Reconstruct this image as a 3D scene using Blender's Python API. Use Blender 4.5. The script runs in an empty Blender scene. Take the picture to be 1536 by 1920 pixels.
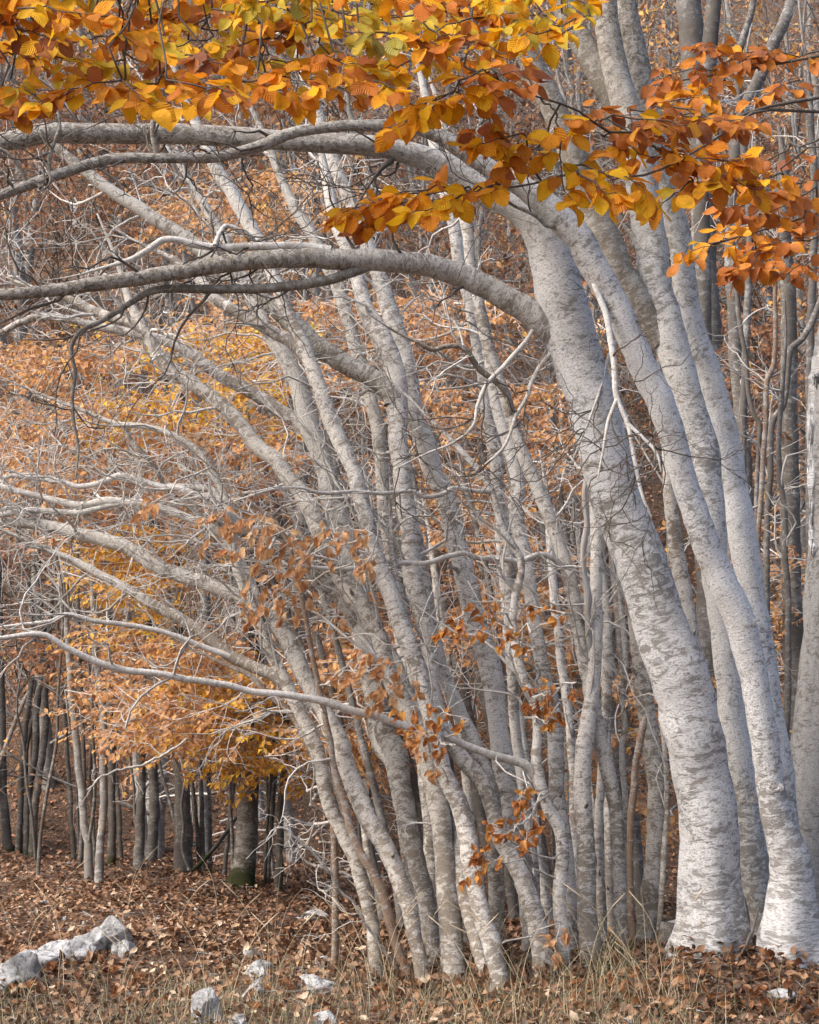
import bpy, math, random
import numpy as np
from mathutils import Matrix, Vector

rng = np.random.default_rng(7)
random.seed(7)
scene = bpy.context.scene
COL = scene.collection

# ------------------------------------------------------------------ camera, world, sun, exposure
CAM = np.array([0.0, 0.0, 1.4])
PITCH = math.radians(5.99)
FPX = 3583.0                      # focal length in pixels of the 1536 x 1920 photograph
cam = bpy.data.cameras.new('camera')
cam.sensor_fit = 'VERTICAL'; cam.sensor_height = 24.0
cam.lens = 24.0 * FPX / 1920.0
cam.clip_start = 0.1; cam.clip_end = 800
camo = bpy.data.objects.new('camera', cam); COL.objects.link(camo)
camo.location = CAM; camo.rotation_euler = (math.pi/2 + PITCH, 0, 0)
scene.camera = camo

SUN_EL, SUN_AZ = math.radians(46), math.radians(-112)   # azimuth from +Y towards +X: front left of the trees, behind the camera
world = bpy.data.worlds.new('World'); scene.world = world; world.use_nodes = True
wn = world.node_tree.nodes; wl = world.node_tree.links
sky = wn.new('ShaderNodeTexSky'); sky.sky_type = 'NISHITA'; sky.sun_disc = False
sky.sun_elevation = SUN_EL; sky.sun_rotation = SUN_AZ
sky.air_density = 1.0; sky.dust_density = 5.0; sky.ozone_density = 1.0
bgn = wn['Background']; bgn.inputs[1].default_value = 0.15
wl.new(sky.outputs[0], bgn.inputs[0])
sun = bpy.data.lights.new('sun', 'SUN'); sun.energy = 1.35; sun.angle = math.radians(32); sun.color = (1.0, 0.955, 0.90)
suno = bpy.data.objects.new('sun', sun); COL.objects.link(suno)
sd = Vector((math.sin(SUN_AZ)*math.cos(SUN_EL), math.cos(SUN_AZ)*math.cos(SUN_EL), math.sin(SUN_EL)))
suno.rotation_euler = sd.to_track_quat('Z', 'Y').to_euler(); suno.location = (-10, -10, 20)
scene.view_settings.view_transform = 'Standard'; scene.view_settings.look = 'None'
scene.view_settings.gamma = 1.0; scene.view_settings.exposure = 1.05
scene.cycles.max_bounces = 6; scene.cycles.diffuse_bounces = 4; scene.cycles.transmission_bounces = 3
scene.cycles.use_adaptive_sampling = True; scene.cycles.adaptive_threshold = 0.022

# ------------------------------------------------------------------ geometry helpers
CP, SP = math.cos(PITCH), math.sin(PITCH)
def at(px, py, D):
    """point of the place seen at a photograph pixel, D metres ahead of the camera; also metres per pixel there"""
    x = (px-768.0)/FPX; u = (960.0-py)/FPX
    y = CP - u*SP; z = SP + u*CP
    t = D/y
    return np.array([x*t, D, CAM[2]+z*t]), t/FPX

def sstep(a, b, x):
    t = np.clip((x-a)/(b-a), 0, 1); return t*t*(3-2*t)

def height(x, y):
    x = np.asarray(x, float); y = np.asarray(y, float)
    h = 0.03*np.sin(1.3*x+0.7*y) + 0.025*np.sin(2.9*x-1.7*y+1.0) + 0.012*np.sin(6.1*x+4.3*y)
    h = h + 0.15*np.exp(-((x-1.75)/0.85)**2-((y-10.15)/0.9)**2)
    h = h + 0.06*np.exp(-((x+1.6)/0.7)**2-((y-11.3)/0.8)**2)
    h = h - 0.55*sstep(17.5, 22.5, y) - 0.35*sstep(-1.0, 0.6, x)*sstep(13.0, 19.0, y)
    d = np.clip(y-21.5, 0, None)
    hill = 0.62*d*sstep(0, 9, d) + 0.25*np.sin(0.35*x+0.5*y)*sstep(2, 12, d)
    hill = np.where(y > 75, 0.62*53.5+0.1*(y-75), hill)
    return h + hill

def ground_D(px, py):
    for D in np.arange(7.0, 60.0, 0.02):
        p, _ = at(px, py, D)
        if p[2] <= height(p[0], p[1]): return float(D)
    return 60.0

def mk_mesh(name, V, F, uv=None, rnd=None, smooth=True):
    V = np.asarray(V, np.float32); F = np.asarray(F, np.int32)
    me = bpy.data.meshes.new(name)
    n, m = F.shape
    me.vertices.add(len(V)); me.vertices.foreach_set('co', V.ravel())
    me.loops.add(n*m); me.loops.foreach_set('vertex_index', F.ravel())
    me.polygons.add(n)
    me.polygons.foreach_set('loop_start', np.arange(n, dtype=np.int32)*m)
    me.polygons.foreach_set('loop_total', np.full(n, m, np.int32))
    if smooth: me.polygons.foreach_set('use_smooth', np.ones(n, bool))
    if uv is not None:
        l = me.uv_layers.new(name='UVMap'); l.data.foreach_set('uv', np.asarray(uv, np.float32).ravel())
    if rnd is not None:
        a = me.attributes.new('rnd', 'FLOAT', 'POINT'); a.data.foreach_set('value', np.asarray(rnd, np.float32))
    me.update(calc_edges=True); me.validate()
    return me

def catmull(P, n):
    """resample control rows P (k, c) to n rows on a smooth curve"""
    P = np.asarray(P, float)
    if len(P) == 2:
        t = np.linspace(0, 1, n)[:, None]; return P[0]*(1-t)+P[1]*t
    seg = np.linalg.norm(np.diff(P[:, :3], axis=0), axis=1)+1e-9
    s = np.concatenate([[0], np.cumsum(seg)]); q = np.linspace(0, s[-1], n)
    i = np.clip(np.searchsorted(s, q, 'right')-1, 0, len(P)-2)
    t = ((q-s[i])/seg[i])[:, None]
    def tang(j):
        a = np.clip(j-1, 0, len(P)-1); b = np.clip(j+1, 0, len(P)-1)
        return (P[b]-P[a])/np.maximum(s[b]-s[a], 1e-9)[:, None]
    m0 = tang(i)*seg[i][:, None]; m1 = tang(i+1)*seg[i][:, None]
    t2, t3 = t*t, t*t*t
    return (2*t3-3*t2+1)*P[i]+(t3-2*t2+t)*m0+(-2*t3+3*t2)*P[i+1]+(t3-t2)*m1

class MB:
    """collects tubes of one part"""
    def __init__(s): s.V, s.F, s.U, s.n = [], [], [], 0
    def tube(s, P, R, sides=8, lump=0.0, flare=0.0, seed=0, cap=True):
        P = np.asarray(P, float); R = np.asarray(R, float); n = len(P)
        T = np.gradient(P, axis=0); T /= np.linalg.norm(T, axis=1)[:, None]+1e-9
        ref = np.array([0, 1.0, 0]) if abs(T[0, 1]) < 0.85 else np.array([0, 0, 1.0])
        N = ref[None]-T*(T@ref)[:, None]; N /= np.linalg.norm(N, axis=1)[:, None]+1e-9
        B = np.cross(T, N)
        th = np.linspace(0, 2*np.pi, sides, endpoint=False)
        L = np.concatenate([[0], np.cumsum(np.linalg.norm(np.diff(P, axis=0), axis=1))])
        r = np.repeat(R[:, None], sides, 1)
        if lump:
            g = np.random.default_rng(seed)
            mod = np.zeros((n, sides))
            rm = max(R.mean(), 1e-3)
            for k in range(7):
                f = g.uniform(0.15, 1.3)/rm*0.6; m = g.integers(0, 4); ph = g.uniform(0, 6.28)
                mod += np.sin(L[:, None]*f+m*th[None]+ph)*g.uniform(0.3, 1)
            r = r*(1+lump*mod/3)
        if flare:
            g = np.random.default_rng(seed+5); k = g.integers(3, 6); ph = g.uniform(0, 6.28)
            e = np.exp(-np.clip(L, 0, None)/(flare*1.1+0.05))[:, None]
            r = r*(1+e*(0.25+0.28*np.sin(k*th+ph)[None]+0.12*np.sin((k+3)*th+2*ph)[None]))
        V = P[:, None, :]+r[..., None]*(np.cos(th)[None, :, None]*N[:, None, :]+np.sin(th)[None, :, None]*B[:, None, :])
        V = V.reshape(-1, 3)
        nr = n
        if cap:
            V = np.concatenate([V, np.repeat((P[-1]+T[-1]*R[-1]*0.3)[None], sides, 0)+(V[-sides:]-P[-1])*0.02]); nr += 1
            L = np.append(L, L[-1]+R[-1])
        i = np.arange(nr-1)[:, None]*sides; j = np.arange(sides)[None]; j2 = (j+1) % sides
        F = np.stack([i+j, i+j2, i+sides+j2, i+sides+j], -1).reshape(-1, 4)
        rm = R.mean(); uu = np.linspace(0, 2*np.pi*rm, sides+1)
        vi = L[:-1][:, None]+0*j; vi2 = L[1:][:, None]+0*j; ua = uu[:-1][None]+0*i; ub = uu[1:][None]+0*i
        U = np.stack([np.stack([ua, vi], -1), np.stack([ub, vi], -1), np.stack([ub, vi2], -1), np.stack([ua, vi2], -1)], 2).reshape(-1, 2)
        s.V.append(V); s.F.append(F+s.n); s.U.append(U); s.n += len(V)
    def mesh(s, name, off=None):
        V = np.concatenate(s.V)
        if off is not None: V = V-off
        return mk_mesh(name, V, np.concatenate(s.F), np.concatenate(s.U))

def tag(o, label=None, cat=None, group=None, kind=None):
    if label: o['label'] = label
    if cat: o['category'] = cat
    if group: o['group'] = group
    if kind: o['kind'] = kind
    return o
def empty(name, loc):
    o = bpy.data.objects.new(name, None); o.location = loc; o.empty_display_size = 0.1
    COL.objects.link(o); return o
def obj(name, me, mat, parent=None):
    o = bpy.data.objects.new(name, me); COL.objects.link(o)
    if mat is not None and not me.materials: me.materials.append(mat)
    if parent is not None: o.parent = parent
    return o

# ------------------------------------------------------------------ materials
class NT:
    def __init__(s, name):
        s.m = bpy.data.materials.new(name); s.m.use_nodes = True
        s.t = s.m.node_tree; s.b = s.t.nodes['Principled BSDF']; s.out = s.t.nodes['Material Output']
    def n(s, t, **kw):
        d = s.t.nodes.new(t)
        for k, v in kw.items(): setattr(d, k, v)
        return d
    def l(s, a, b): s.t.links.new(a, b)
    def noise(s, vec, scale, detail=4, rough=0.55, dist=0.0):
        d = s.n('ShaderNodeTexNoise'); s.l(vec, d.inputs['Vector'])
        d.inputs['Scale'].default_value = scale; d.inputs['Detail'].default_value = detail
        d.inputs['Roughness'].default_value = rough; d.inputs['Distortion'].default_value = dist
        return d.outputs[0]
    def mapping(s, vec, sc, loc=None):
        d = s.n('ShaderNodeMapping'); s.l(vec, d.inputs[0]); d.inputs['Scale'].default_value = sc
        if loc is not None: s.l(loc, d.inputs['Location'])
        return d.outputs[0]
    def ramp(s, fac, stops, interp='LINEAR'):
        d = s.n('ShaderNodeValToRGB'); s.l(fac, d.inputs[0]); r = d.color_ramp; r.interpolation = interp
        while len(r.elements) < len(stops): r.elements.new(0.5)
        for e, (p, c) in zip(r.elements, stops):
            e.position = p; e.color = (c, c, c, 1) if not hasattr(c, '__len__') else (*c, 1)
        return d.outputs[0]
    def mix(s, fac, a, b, mode='MIX'):
        d = s.n('ShaderNodeMix', data_type='RGBA', blend_type=mode)
        for v, k in ((fac, 0), (a, 6), (b, 7)):
            if isinstance(v, (int, float)): d.inputs[k].default_value = v
            elif isinstance(v, tuple): d.inputs[k].default_value = (*v, 1)
            else: s.l(v, d.inputs[k])
        return d.outputs[2]
    def math(s, op, a, b=None):
        d = s.n('ShaderNodeMath', operation=op)
        for v, k in ((a, 0), (b, 1)):
            if v is None: continue
            if isinstance(v, (int, float)): d.inputs[k].default_value = v
            else: s.l(v, d.inputs[k])
        return d.outputs[0]
    def bump(s, h, strength, dist):
        d = s.n('ShaderNodeBump'); s.l(h, d.inputs['Height'])
        d.inputs['Strength'].default_value = strength; d.inputs['Distance'].default_value = dist
        s.l(d.outputs[0], s.b.inputs['Normal'])

def bark(name, base, base2, lichen, amount, dark=0.5, moss=0.0, fine=1.0, streak=1.0, bough=0.0, foot=0.0, peel=0.0):
    k = NT(name)
    uv = k.n('ShaderNodeUVMap').outputs[0]
    oi = k.n('ShaderNodeObjectInfo')
    off = k.n('ShaderNodeCombineXYZ'); k.l(k.math('MULTIPLY', oi.outputs['Random'], 37.0), off.inputs[0]); k.l(k.math('MULTIPLY', oi.outputs['Random'], 91.0), off.inputs[1])
    uvo = k.mapping(uv, (1, 1, 1), off.outputs[0])
    sv = k.n('ShaderNodeSeparateXYZ'); k.l(uv, sv.inputs[0]); vv = sv.outputs[1]
    big = k.noise(uvo, 2.6, 5, 0.62, 0.3)
    huge = k.noise(uvo, 0.9, 3, 0.5)
    patch = k.noise(k.mapping(uvo, (1, 1.45, 1)), 20*fine, 9, 0.72, 0.8)
    bands = k.noise(k.mapping(uvo, (16, 50, 1)), fine, 7, 0.72, 1.3)
    hair = k.noise(k.mapping(uvo, (34, 105, 1)), fine, 4, 0.7, 0.9)
    speck = k.noise(k.mapping(uvo, (1, 1.3, 1)), 100*fine, 3, 0.65)
    blot = k.noise(k.mapping(uvo, (1, 1.3, 1)), 30*fine, 6, 0.72, 0.8)
    col = k.mix(k.ramp(big, [(0.35, 0.0), (0.65, 1.0)]), base, base2)
    dk = tuple(0.52*c for c in base); dk2 = tuple(0.33*c for c in base)
    col = k.mix(k.ramp(bands, [(0.36, 0.75*dark*streak), (0.50, 0.0)]), col, dk)
    # lichen film: cloudy patches, thinner towards the foot and varying along the stem
    lf = k.mix(0.24, patch, bands); lf = k.mix(0.24, lf, big); lf = k.mix(0.12, lf, huge)
    a = 0.585-0.125*amount
    if foot: lf = k.math('SUBTRACT', lf, k.ramp(k.math('MULTIPLY', vv, 0.5), [(0.12, foot), (0.75, 0.0)]))
    lm = k.ramp(lf, [(a-0.020, 0.0), (a+0.010, 0.8), (a+0.05, 1.0)])
    lm = k.math('MULTIPLY', lm, k.ramp(speck, [(0.36, 0.35), (0.52, 1.0)]))
    lcol = k.mix(k.ramp(blot, [(0.40, 0.0), (0.62, 1.0)]), tuple(0.80*c for c in lichen), lichen)
    col = k.mix(k.math('MULTIPLY', lm, 0.92), col, lcol)
    warm = k.noise(uvo, 7, 4, 0.6, 0.4)
    col = k.mix(k.ramp(warm, [(0.60, 0.0), (0.74, 0.5)]), col, (0.36, 0.28, 0.20))
    col = k.mix(k.ramp(blot, [(0.60, 0.0), (0.68, 0.55*dark)]), col, dk)
    hm = k.ramp(hair, [(0.33, 0.75*dark*streak), (0.40, 0.0)])
    col = k.mix(hm, col, dk2)
    col = k.mix(k.ramp(speck, [(0.33, 0.75*dark), (0.41, 0.0)]), col, dk2)
    if bough != 0.0:
        fv = k.math('ADD', vv, k.math('MULTIPLY', patch, 1.2))
        bcol = k.mix(k.ramp(patch, [(0.43, 0.0), (0.56, 0.85)]), k.mix(k.ramp(big, [(0.35, 0.0), (0.65, 1.0)]), (0.20, 0.175, 0.145), (0.30, 0.265, 0.225)), (0.50, 0.48, 0.45))
        bcol = k.mix(k.ramp(blot, [(0.52, 0.0), (0.60, 0.75)]), bcol, (0.075, 0.065, 0.055))
        bcol = k.mix(k.ramp(speck, [(0.36, 0.7), (0.44, 0.0)]), bcol, (0.07, 0.06, 0.05))
        col = k.mix(k.ramp(k.math('MULTIPLY', fv, 0.1), [(bough*0.1, 0.0), (bough*0.1+0.26, 1.0)]), col, bcol)
    if peel:                                     # bare dead wood where the bark has come away
        g = k.noise(k.mapping(uv, (60, 3.5, 1)), 1, 6, 0.6, 0.3); cr = k.noise(k.mapping(uv, (22, 1.0, 1)), 1, 3, 0.5, 0.3)
        wood = k.mix(k.ramp(g, [(0.3, 0.0), (0.7, 1.0)]), (0.23, 0.22, 0.215), (0.42, 0.41, 0.405))
        wood = k.mix(k.ramp(warm, [(0.50, 0.0), (0.66, 0.8)]), wood, (0.36, 0.28, 0.22))
        wood = k.mix(k.ramp(cr, [(0.30, 0.95), (0.34, 0.0)]), wood, (0.045, 0.04, 0.035))
        wood = k.mix(k.ramp(blot, [(0.60, 0.0), (0.68, 0.6)]), wood, (0.10, 0.09, 0.08))
        e = k.math('ADD', k.math('MULTIPLY', vv, 0.25), k.math('ADD', k.math('MULTIPLY', big, 0.9), k.math('MULTIPLY', patch, 0.5)))
        pm = k.ramp(e, [(peel, 0.0), (peel+0.006, 1.0)])
        col = k.mix(k.ramp(e, [(peel-0.035, 0.0), (peel, 0.8)]), col, (0.10, 0.085, 0.07))
        col = k.mix(pm, col, wood)
    if moss > 0:
        mf = k.math('SUBTRACT', k.math('ADD', vv, k.math('ADD', k.math('MULTIPLY', patch, 0.5), k.math('MULTIPLY', big, 0.5))), 0.5)
        col = k.mix(k.ramp(mf, [(moss*0.62, 1.0), (moss*1.05, 0.0)]), col, (0.030, 0.034, 0.014))
    rain = k.noise(k.mapping(uvo, (9, 0.55, 1)), 1, 4, 0.6, 0.5)
    col = k.mix(k.ramp(rain, [(0.60, 0.0), (0.70, 0.38*dark)]), col, dk)
    tint = k.ramp(oi.outputs['Random'], [(0.0, (0.74, 0.73, 0.70)), (0.35, (0.98, 0.97, 0.96)), (0.7, (0.90, 0.87, 0.82)), (1.0, (1.08, 1.08, 1.08))])
    col = k.mix(1.0, col, tint, 'MULTIPLY')
    k.l(col, k.b.inputs['Base Color'])
    k.b.inputs['Roughness'].default_value = 0.92; k.b.inputs['Specular IOR Level'].default_value = 0.15
    h = k.math('ADD', k.math('MULTIPLY', bands, 0.6), k.math('ADD', k.math('MULTIPLY', lm, 0.3), k.math('MULTIPLY', blot, 0.6)))
    if peel: h = k.math('SUBTRACT', h, k.math('MULTIPLY', pm, 1.6))
    k.bump(h, 0.8, 0.007)
    return k.m

M = {}
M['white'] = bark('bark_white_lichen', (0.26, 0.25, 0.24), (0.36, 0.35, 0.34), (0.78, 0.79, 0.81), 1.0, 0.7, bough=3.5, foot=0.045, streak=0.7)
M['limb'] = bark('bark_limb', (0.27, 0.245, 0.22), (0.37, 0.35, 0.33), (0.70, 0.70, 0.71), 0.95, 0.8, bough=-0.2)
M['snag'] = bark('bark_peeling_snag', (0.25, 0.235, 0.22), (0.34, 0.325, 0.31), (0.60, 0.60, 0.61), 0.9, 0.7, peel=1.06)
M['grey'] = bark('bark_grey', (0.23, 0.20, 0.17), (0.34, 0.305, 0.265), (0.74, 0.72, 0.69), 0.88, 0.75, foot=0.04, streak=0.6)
M['brown'] = bark('bark_brown_grey', (0.20, 0.175, 0.145), (0.29, 0.255, 0.215), (0.50, 0.48, 0.45), 0.62, 0.95, streak=0.4)
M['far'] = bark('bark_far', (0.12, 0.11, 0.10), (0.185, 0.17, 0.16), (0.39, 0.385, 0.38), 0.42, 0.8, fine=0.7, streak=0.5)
M['mossy'] = bark('bark_mossy_shade_dark', (0.070, 0.063, 0.056), (0.115, 0.105, 0.095), (0.25, 0.245, 0.24), 0.36, 0.9, moss=0.24, fine=0.8, streak=0.4)  # moss at the foot; bark colours lowered to paint in forest shade and vignette
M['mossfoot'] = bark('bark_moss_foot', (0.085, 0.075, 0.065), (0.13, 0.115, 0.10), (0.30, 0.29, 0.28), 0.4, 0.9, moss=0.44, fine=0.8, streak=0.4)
M['brownred'] = bark('bark_peeling_brown', (0.22, 0.155, 0.115), (0.28, 0.21, 0.16), (0.48, 0.46, 0.44), 0.5, 0.7, streak=0.4)
M['twig'] = bark('twig_pale', (0.44, 0.41, 0.375), (0.56, 0.53, 0.50), (0.76, 0.745, 0.72), 0.85, 0.4, streak=0.3)
M['farhill'] = bark('bark_far_slope', (0.19, 0.18, 0.17), (0.28, 0.265, 0.25), (0.50, 0.495, 0.49), 0.5, 0.7, fine=0.7, streak=0.5)
M['twigdark'] = bark('twig_dark', (0.10, 0.085, 0.075), (0.15, 0.13, 0.115), (0.3, 0.29, 0.28), 0.2, 0.5, streak=0.3)
def deadwood():
    k = NT('dead_wood'); uv = k.n('ShaderNodeUVMap').outputs[0]
    g = k.noise(k.mapping(uv, (70, 4, 1)), 1, 6, 0.6, 0.3); b = k.noise(uv, 5, 4)
    cr = k.noise(k.mapping(uv, (26, 1.2, 1)), 1, 3, 0.5, 0.2)
    col = k.mix(k.ramp(g, [(0.3, 0.0), (0.7, 1.0)]), (0.30, 0.27, 0.25), (0.46, 0.44, 0.42))
    col = k.mix(k.ramp(b, [(0.5, 0.0), (0.7, 0.7)]), col, (0.44, 0.36, 0.29))
    col = k.mix(k.ramp(cr, [(0.27, 0.9), (0.31, 0.0)]), col, (0.06, 0.05, 0.045))
    k.l(col, k.b.inputs['Base Color']); k.b.inputs['Roughness'].default_value = 0.9
    k.bump(k.math('ADD', g, k.ramp(cr, [(0.25, 0.0), (0.33, 1.0)])), 0.6, 0.006); return k.m
M['dead'] = deadwood()

def leafmat(name, ramp=None, transl=0.35):
    k = NT(name); uv = k.n('ShaderNodeUVMap')
    geo = k.n('ShaderNodeNewGeometry'); tc = k.n('ShaderNodeTexCoord')
    if ramp is None:
        oi = k.n('ShaderNodeObjectInfo'); col = oi.outputs['Color']
        pos = k.mapping(tc.outputs['Object'], (1, 1, 1)); 
        rr = k.n('ShaderNodeCombineXYZ'); k.l(k.math('MULTIPLY', oi.outputs['Random'], 50), rr.inputs[2])
        pos = k.mapping(tc.outputs['Object'], (1, 1, 1), rr.outputs[0])
        blot = k.noise(pos, 3.2, 6, 0.65, 0.4)
        sx = k.n('ShaderNodeSeparateXYZ'); k.l(uv.outputs[0], sx.inputs[0])
        s_ = k.math('ABSOLUTE', k.math('SUBTRACT', sx.outputs[0], 0.5))
        edge = k.math('ADD', k.math('MULTIPLY', s_, 0.55), k.math('MULTIPLY', blot, 0.9))
        col = k.mix(k.ramp(edge, [(0.62, 0.0), (0.84, 0.8)]), col, k.mix(1.0, col, (0.60, 0.40, 0.55), 'MULTIPLY'))
        col = k.mix(k.ramp(blot, [(0.30, 0.5), (0.45, 0.0)]), col, k.mix(1.0, col, (0.85, 1.15, 0.9), 'MULTIPLY'))
        sp = k.noise(pos, 16, 3, 0.6)
        col = k.mix(k.ramp(sp, [(0.70, 0.0), (0.76, 0.7)]), col, (0.08, 0.03, 0.012))
        vein = k.math('FRACT', k.math('MULTIPLY', k.math('SUBTRACT', sx.outputs[1], k.math('MULTIPLY', s_, 0.75)), 8.0))
        vm = k.ramp(vein, [(0.0, 1.0), (0.10, 0.0), (0.9, 0.0), (1.0, 1.0)])
        mid = k.ramp(s_, [(0.0, 1.0), (0.03, 0.0)])
        vv = k.math('MAXIMUM', vm, mid)
        col = k.mix(k.math('MULTIPLY', vv, 0.26), col, k.mix(1.0, col, (0.5, 0.38, 0.4), 'MULTIPLY'))
        tri = k.math('ABSOLUTE', k.math('SUBTRACT', vein, 0.5))
        k.bump(k.math('ADD', k.math('MULTIPLY', tri, -1.0), k.math('MULTIPLY', blot, 0.5)), 0.42, 0.05)
    else:
        at_ = k.n('ShaderNodeAttribute', attribute_name='rnd'); col = k.ramp(at_.outputs['Fac'], ramp)
        nz = k.noise(tc.outputs['Object'], 45, 3)
        col = k.mix(1.0, col, k.ramp(nz, [(0.3, 0.72), (0.7, 1.2)]), 'MULTIPLY')
    k.l(col, k.b.inputs['Base Color']); k.b.inputs['Roughness'].default_value = 0.62
    k.b.inputs['Specular IOR Level'].default_value = 0.3
    tr = k.n('ShaderNodeBsdfTranslucent'); k.l(col, tr.inputs[0])
    mx = k.n('ShaderNodeMixShader'); mx.inputs[0].default_value = transl
    k.l(k.b.outputs[0], mx.inputs[1]); k.l(tr.outputs[0], mx.inputs[2]); k.l(mx.outputs[0], k.out.inputs[0])
    return k.m
M['leaf'] = leafmat('leaf_autumn', None, 0.4)
M['l_gold'] = leafmat('leaves_gold', [(0.0, (0.34, 0.16, 0.06)), (0.3, (0.60, 0.30, 0.075)), (0.6, (0.76, 0.42, 0.06)), (0.9, (0.82, 0.54, 0.06)), (1.0, (0.62, 0.52, 0.12))])
M['l_orange'] = leafmat('leaves_orange', [(0.0, (0.29, 0.14, 0.075)), (0.35, (0.53, 0.27, 0.125)), (0.75, (0.70, 0.38, 0.15)), (1.0, (0.78, 0.48, 0.12))])
M['l_canopy'] = leafmat('leaves_canopy', [(0.0, (0.25, 0.085, 0.035)), (0.35, (0.50, 0.165, 0.028)), (0.65, (0.80, 0.33, 0.018)), (0.9, (0.90, 0.49, 0.016)), (1.0, (0.60, 0.44, 0.04))], 0.4)
M['l_brown'] = leafmat('leaves_brown', [(0.0, (0.14, 0.07, 0.04)), (0.5, (0.31, 0.145, 0.075)), (0.85, (0.45, 0.22, 0.10)), (1.0, (0.52, 0.30, 0.12))])
M['litter'] = leafmat('litter_leaves', [(0.0, (0.06, 0.037, 0.026)), (0.35, (0.17, 0.09, 0.052)), (0.7, (0.29, 0.155, 0.082)), (0.9, (0.41, 0.25, 0.145)), (1.0, (0.54, 0.42, 0.30))], 0.1)
M['litter_far'] = leafmat('litter_leaves_far', [(0.0, (0.09, 0.05, 0.034)), (0.35, (0.24, 0.115, 0.065)), (0.8, (0.40, 0.20, 0.108)), (1.0, (0.54, 0.34, 0.21))], 0.1)
M['grass'] = leafmat('dry_grass', [(0.0, (0.11, 0.125, 0.06)), (0.4, (0.22, 0.205, 0.115)), (0.75, (0.42, 0.34, 0.21)), (1.0, (0.66, 0.57, 0.41))], 0.25)

def groundmat():
    k = NT('forest_floor'); tc = k.n('ShaderNodeTexCoord').outputs['Object']
    v = k.n('ShaderNodeTexVoronoi'); k.l(tc, v.inputs['Vector']); v.inputs['Scale'].default_value = 34; v.inputs['Randomness'].default_value = 1
    n1 = k.noise(tc, 1.1, 5); n2 = k.noise(tc, 40, 5)
    g = k.n('ShaderNodeSeparateXYZ'); k.l(v.outputs['Color'], g.inputs[0])
    col = k.ramp(g.outputs[0], [(0.0, (0.04, 0.025, 0.017)), (0.5, (0.12, 0.065, 0.038)), (1.0, (0.26, 0.145, 0.082))])
    col = k.mix(k.ramp(n1, [(0.35, 0.0), (0.7, 0.6)]), col, (0.075, 0.05, 0.032))
    col = k.mix(k.ramp(n2, [(0.35, 0.55), (0.55, 0.0)]), col, (0.03, 0.02, 0.014))
    k.l(col, k.b.inputs['Base Color']); k.b.inputs['Roughness'].default_value = 0.95
    k.bump(k.math('ADD', v.outputs['Distance'], n2), 0.8, 0.03); return k.m
M['ground'] = groundmat()
def straw():
    k = NT('straw'); oi = k.n('ShaderNodeObjectInfo')
    k.l(k.ramp(oi.outputs['Random'], [(0.0, (0.34, 0.26, 0.16)), (1.0, (0.58, 0.48, 0.33))]), k.b.inputs['Base Color']); k.b.inputs['Roughness'].default_value = 0.8; return k.m
M['straw'] = straw()
def rockmat():
    k = NT('limestone'); tc = k.n('ShaderNodeTexCoord').outputs['Object']; oi = k.n('ShaderNodeObjectInfo')
    rr = k.n('ShaderNodeCombineXYZ'); k.l(k.math('MULTIPLY', oi.outputs['Random'], 30), rr.inputs[0])
    p = k.mapping(tc, (1, 1, 1), rr.outputs[0])
    a = k.noise(p, 9, 8, 0.7, 0.5); b = k.noise(p, 30, 6, 0.7); c = k.noise(p, 3.5, 4)
    col = k.mix(k.ramp(a, [(0.38, 0.0), (0.62, 1.0)]), (0.27, 0.27, 0.268), (0.70, 0.70, 0.705))
    col = k.mix(k.ramp(b, [(0.36, 0.9), (0.50, 0.0)]), col, (0.06, 0.06, 0.055))
    col = k.mix(k.ramp(c, [(0.55, 0.0), (0.72, 0.75)]), col, (0.15, 0.145, 0.13))
    k.l(col, k.b.inputs['Base Color']); k.b.inputs['Roughness'].default_value = 0.95
    k.bump(k.math('ADD', a, k.math('MULTIPLY', b, 0.7)), 1.0, 0.035); return k.m
M['rock'] = rockmat()

# ------------------------------------------------------------------ ground
def ground():
    ys = np.concatenate([np.arange(-30, 5, 2.5), np.arange(5, 24, 0.12), np.arange(24, 76, 0.6), np.arange(76, 260, 10)])
    xs = np.concatenate([np.arange(-120, -14, 6), np.arange(-14, -4, 0.5), np.arange(-4, 4, 0.12), np.arange(4, 14, 0.5), np.arange(14, 121, 6)])
    X, Y = np.meshgrid(xs, ys); Z = height(X, Y)
    Z = Z + 0.012*np.sin(17*X+3*Y)*np.sin(13*Y-5*X)*((Y > 5) & (Y < 24) & (abs(X) < 4))
    V = np.stack([X, Y, Z], -1).reshape(-1, 3); nx = len(xs)
    i = (np.arange(len(ys)-1)[:, None]*nx+np.arange(nx-1)[None]).ravel()
    o = obj('ground', mk_mesh('ground', V, np.stack([i, i+1, i+nx+1, i+nx], -1)), M['ground'])
    tag(o, kind='structure')
ground()

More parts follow.
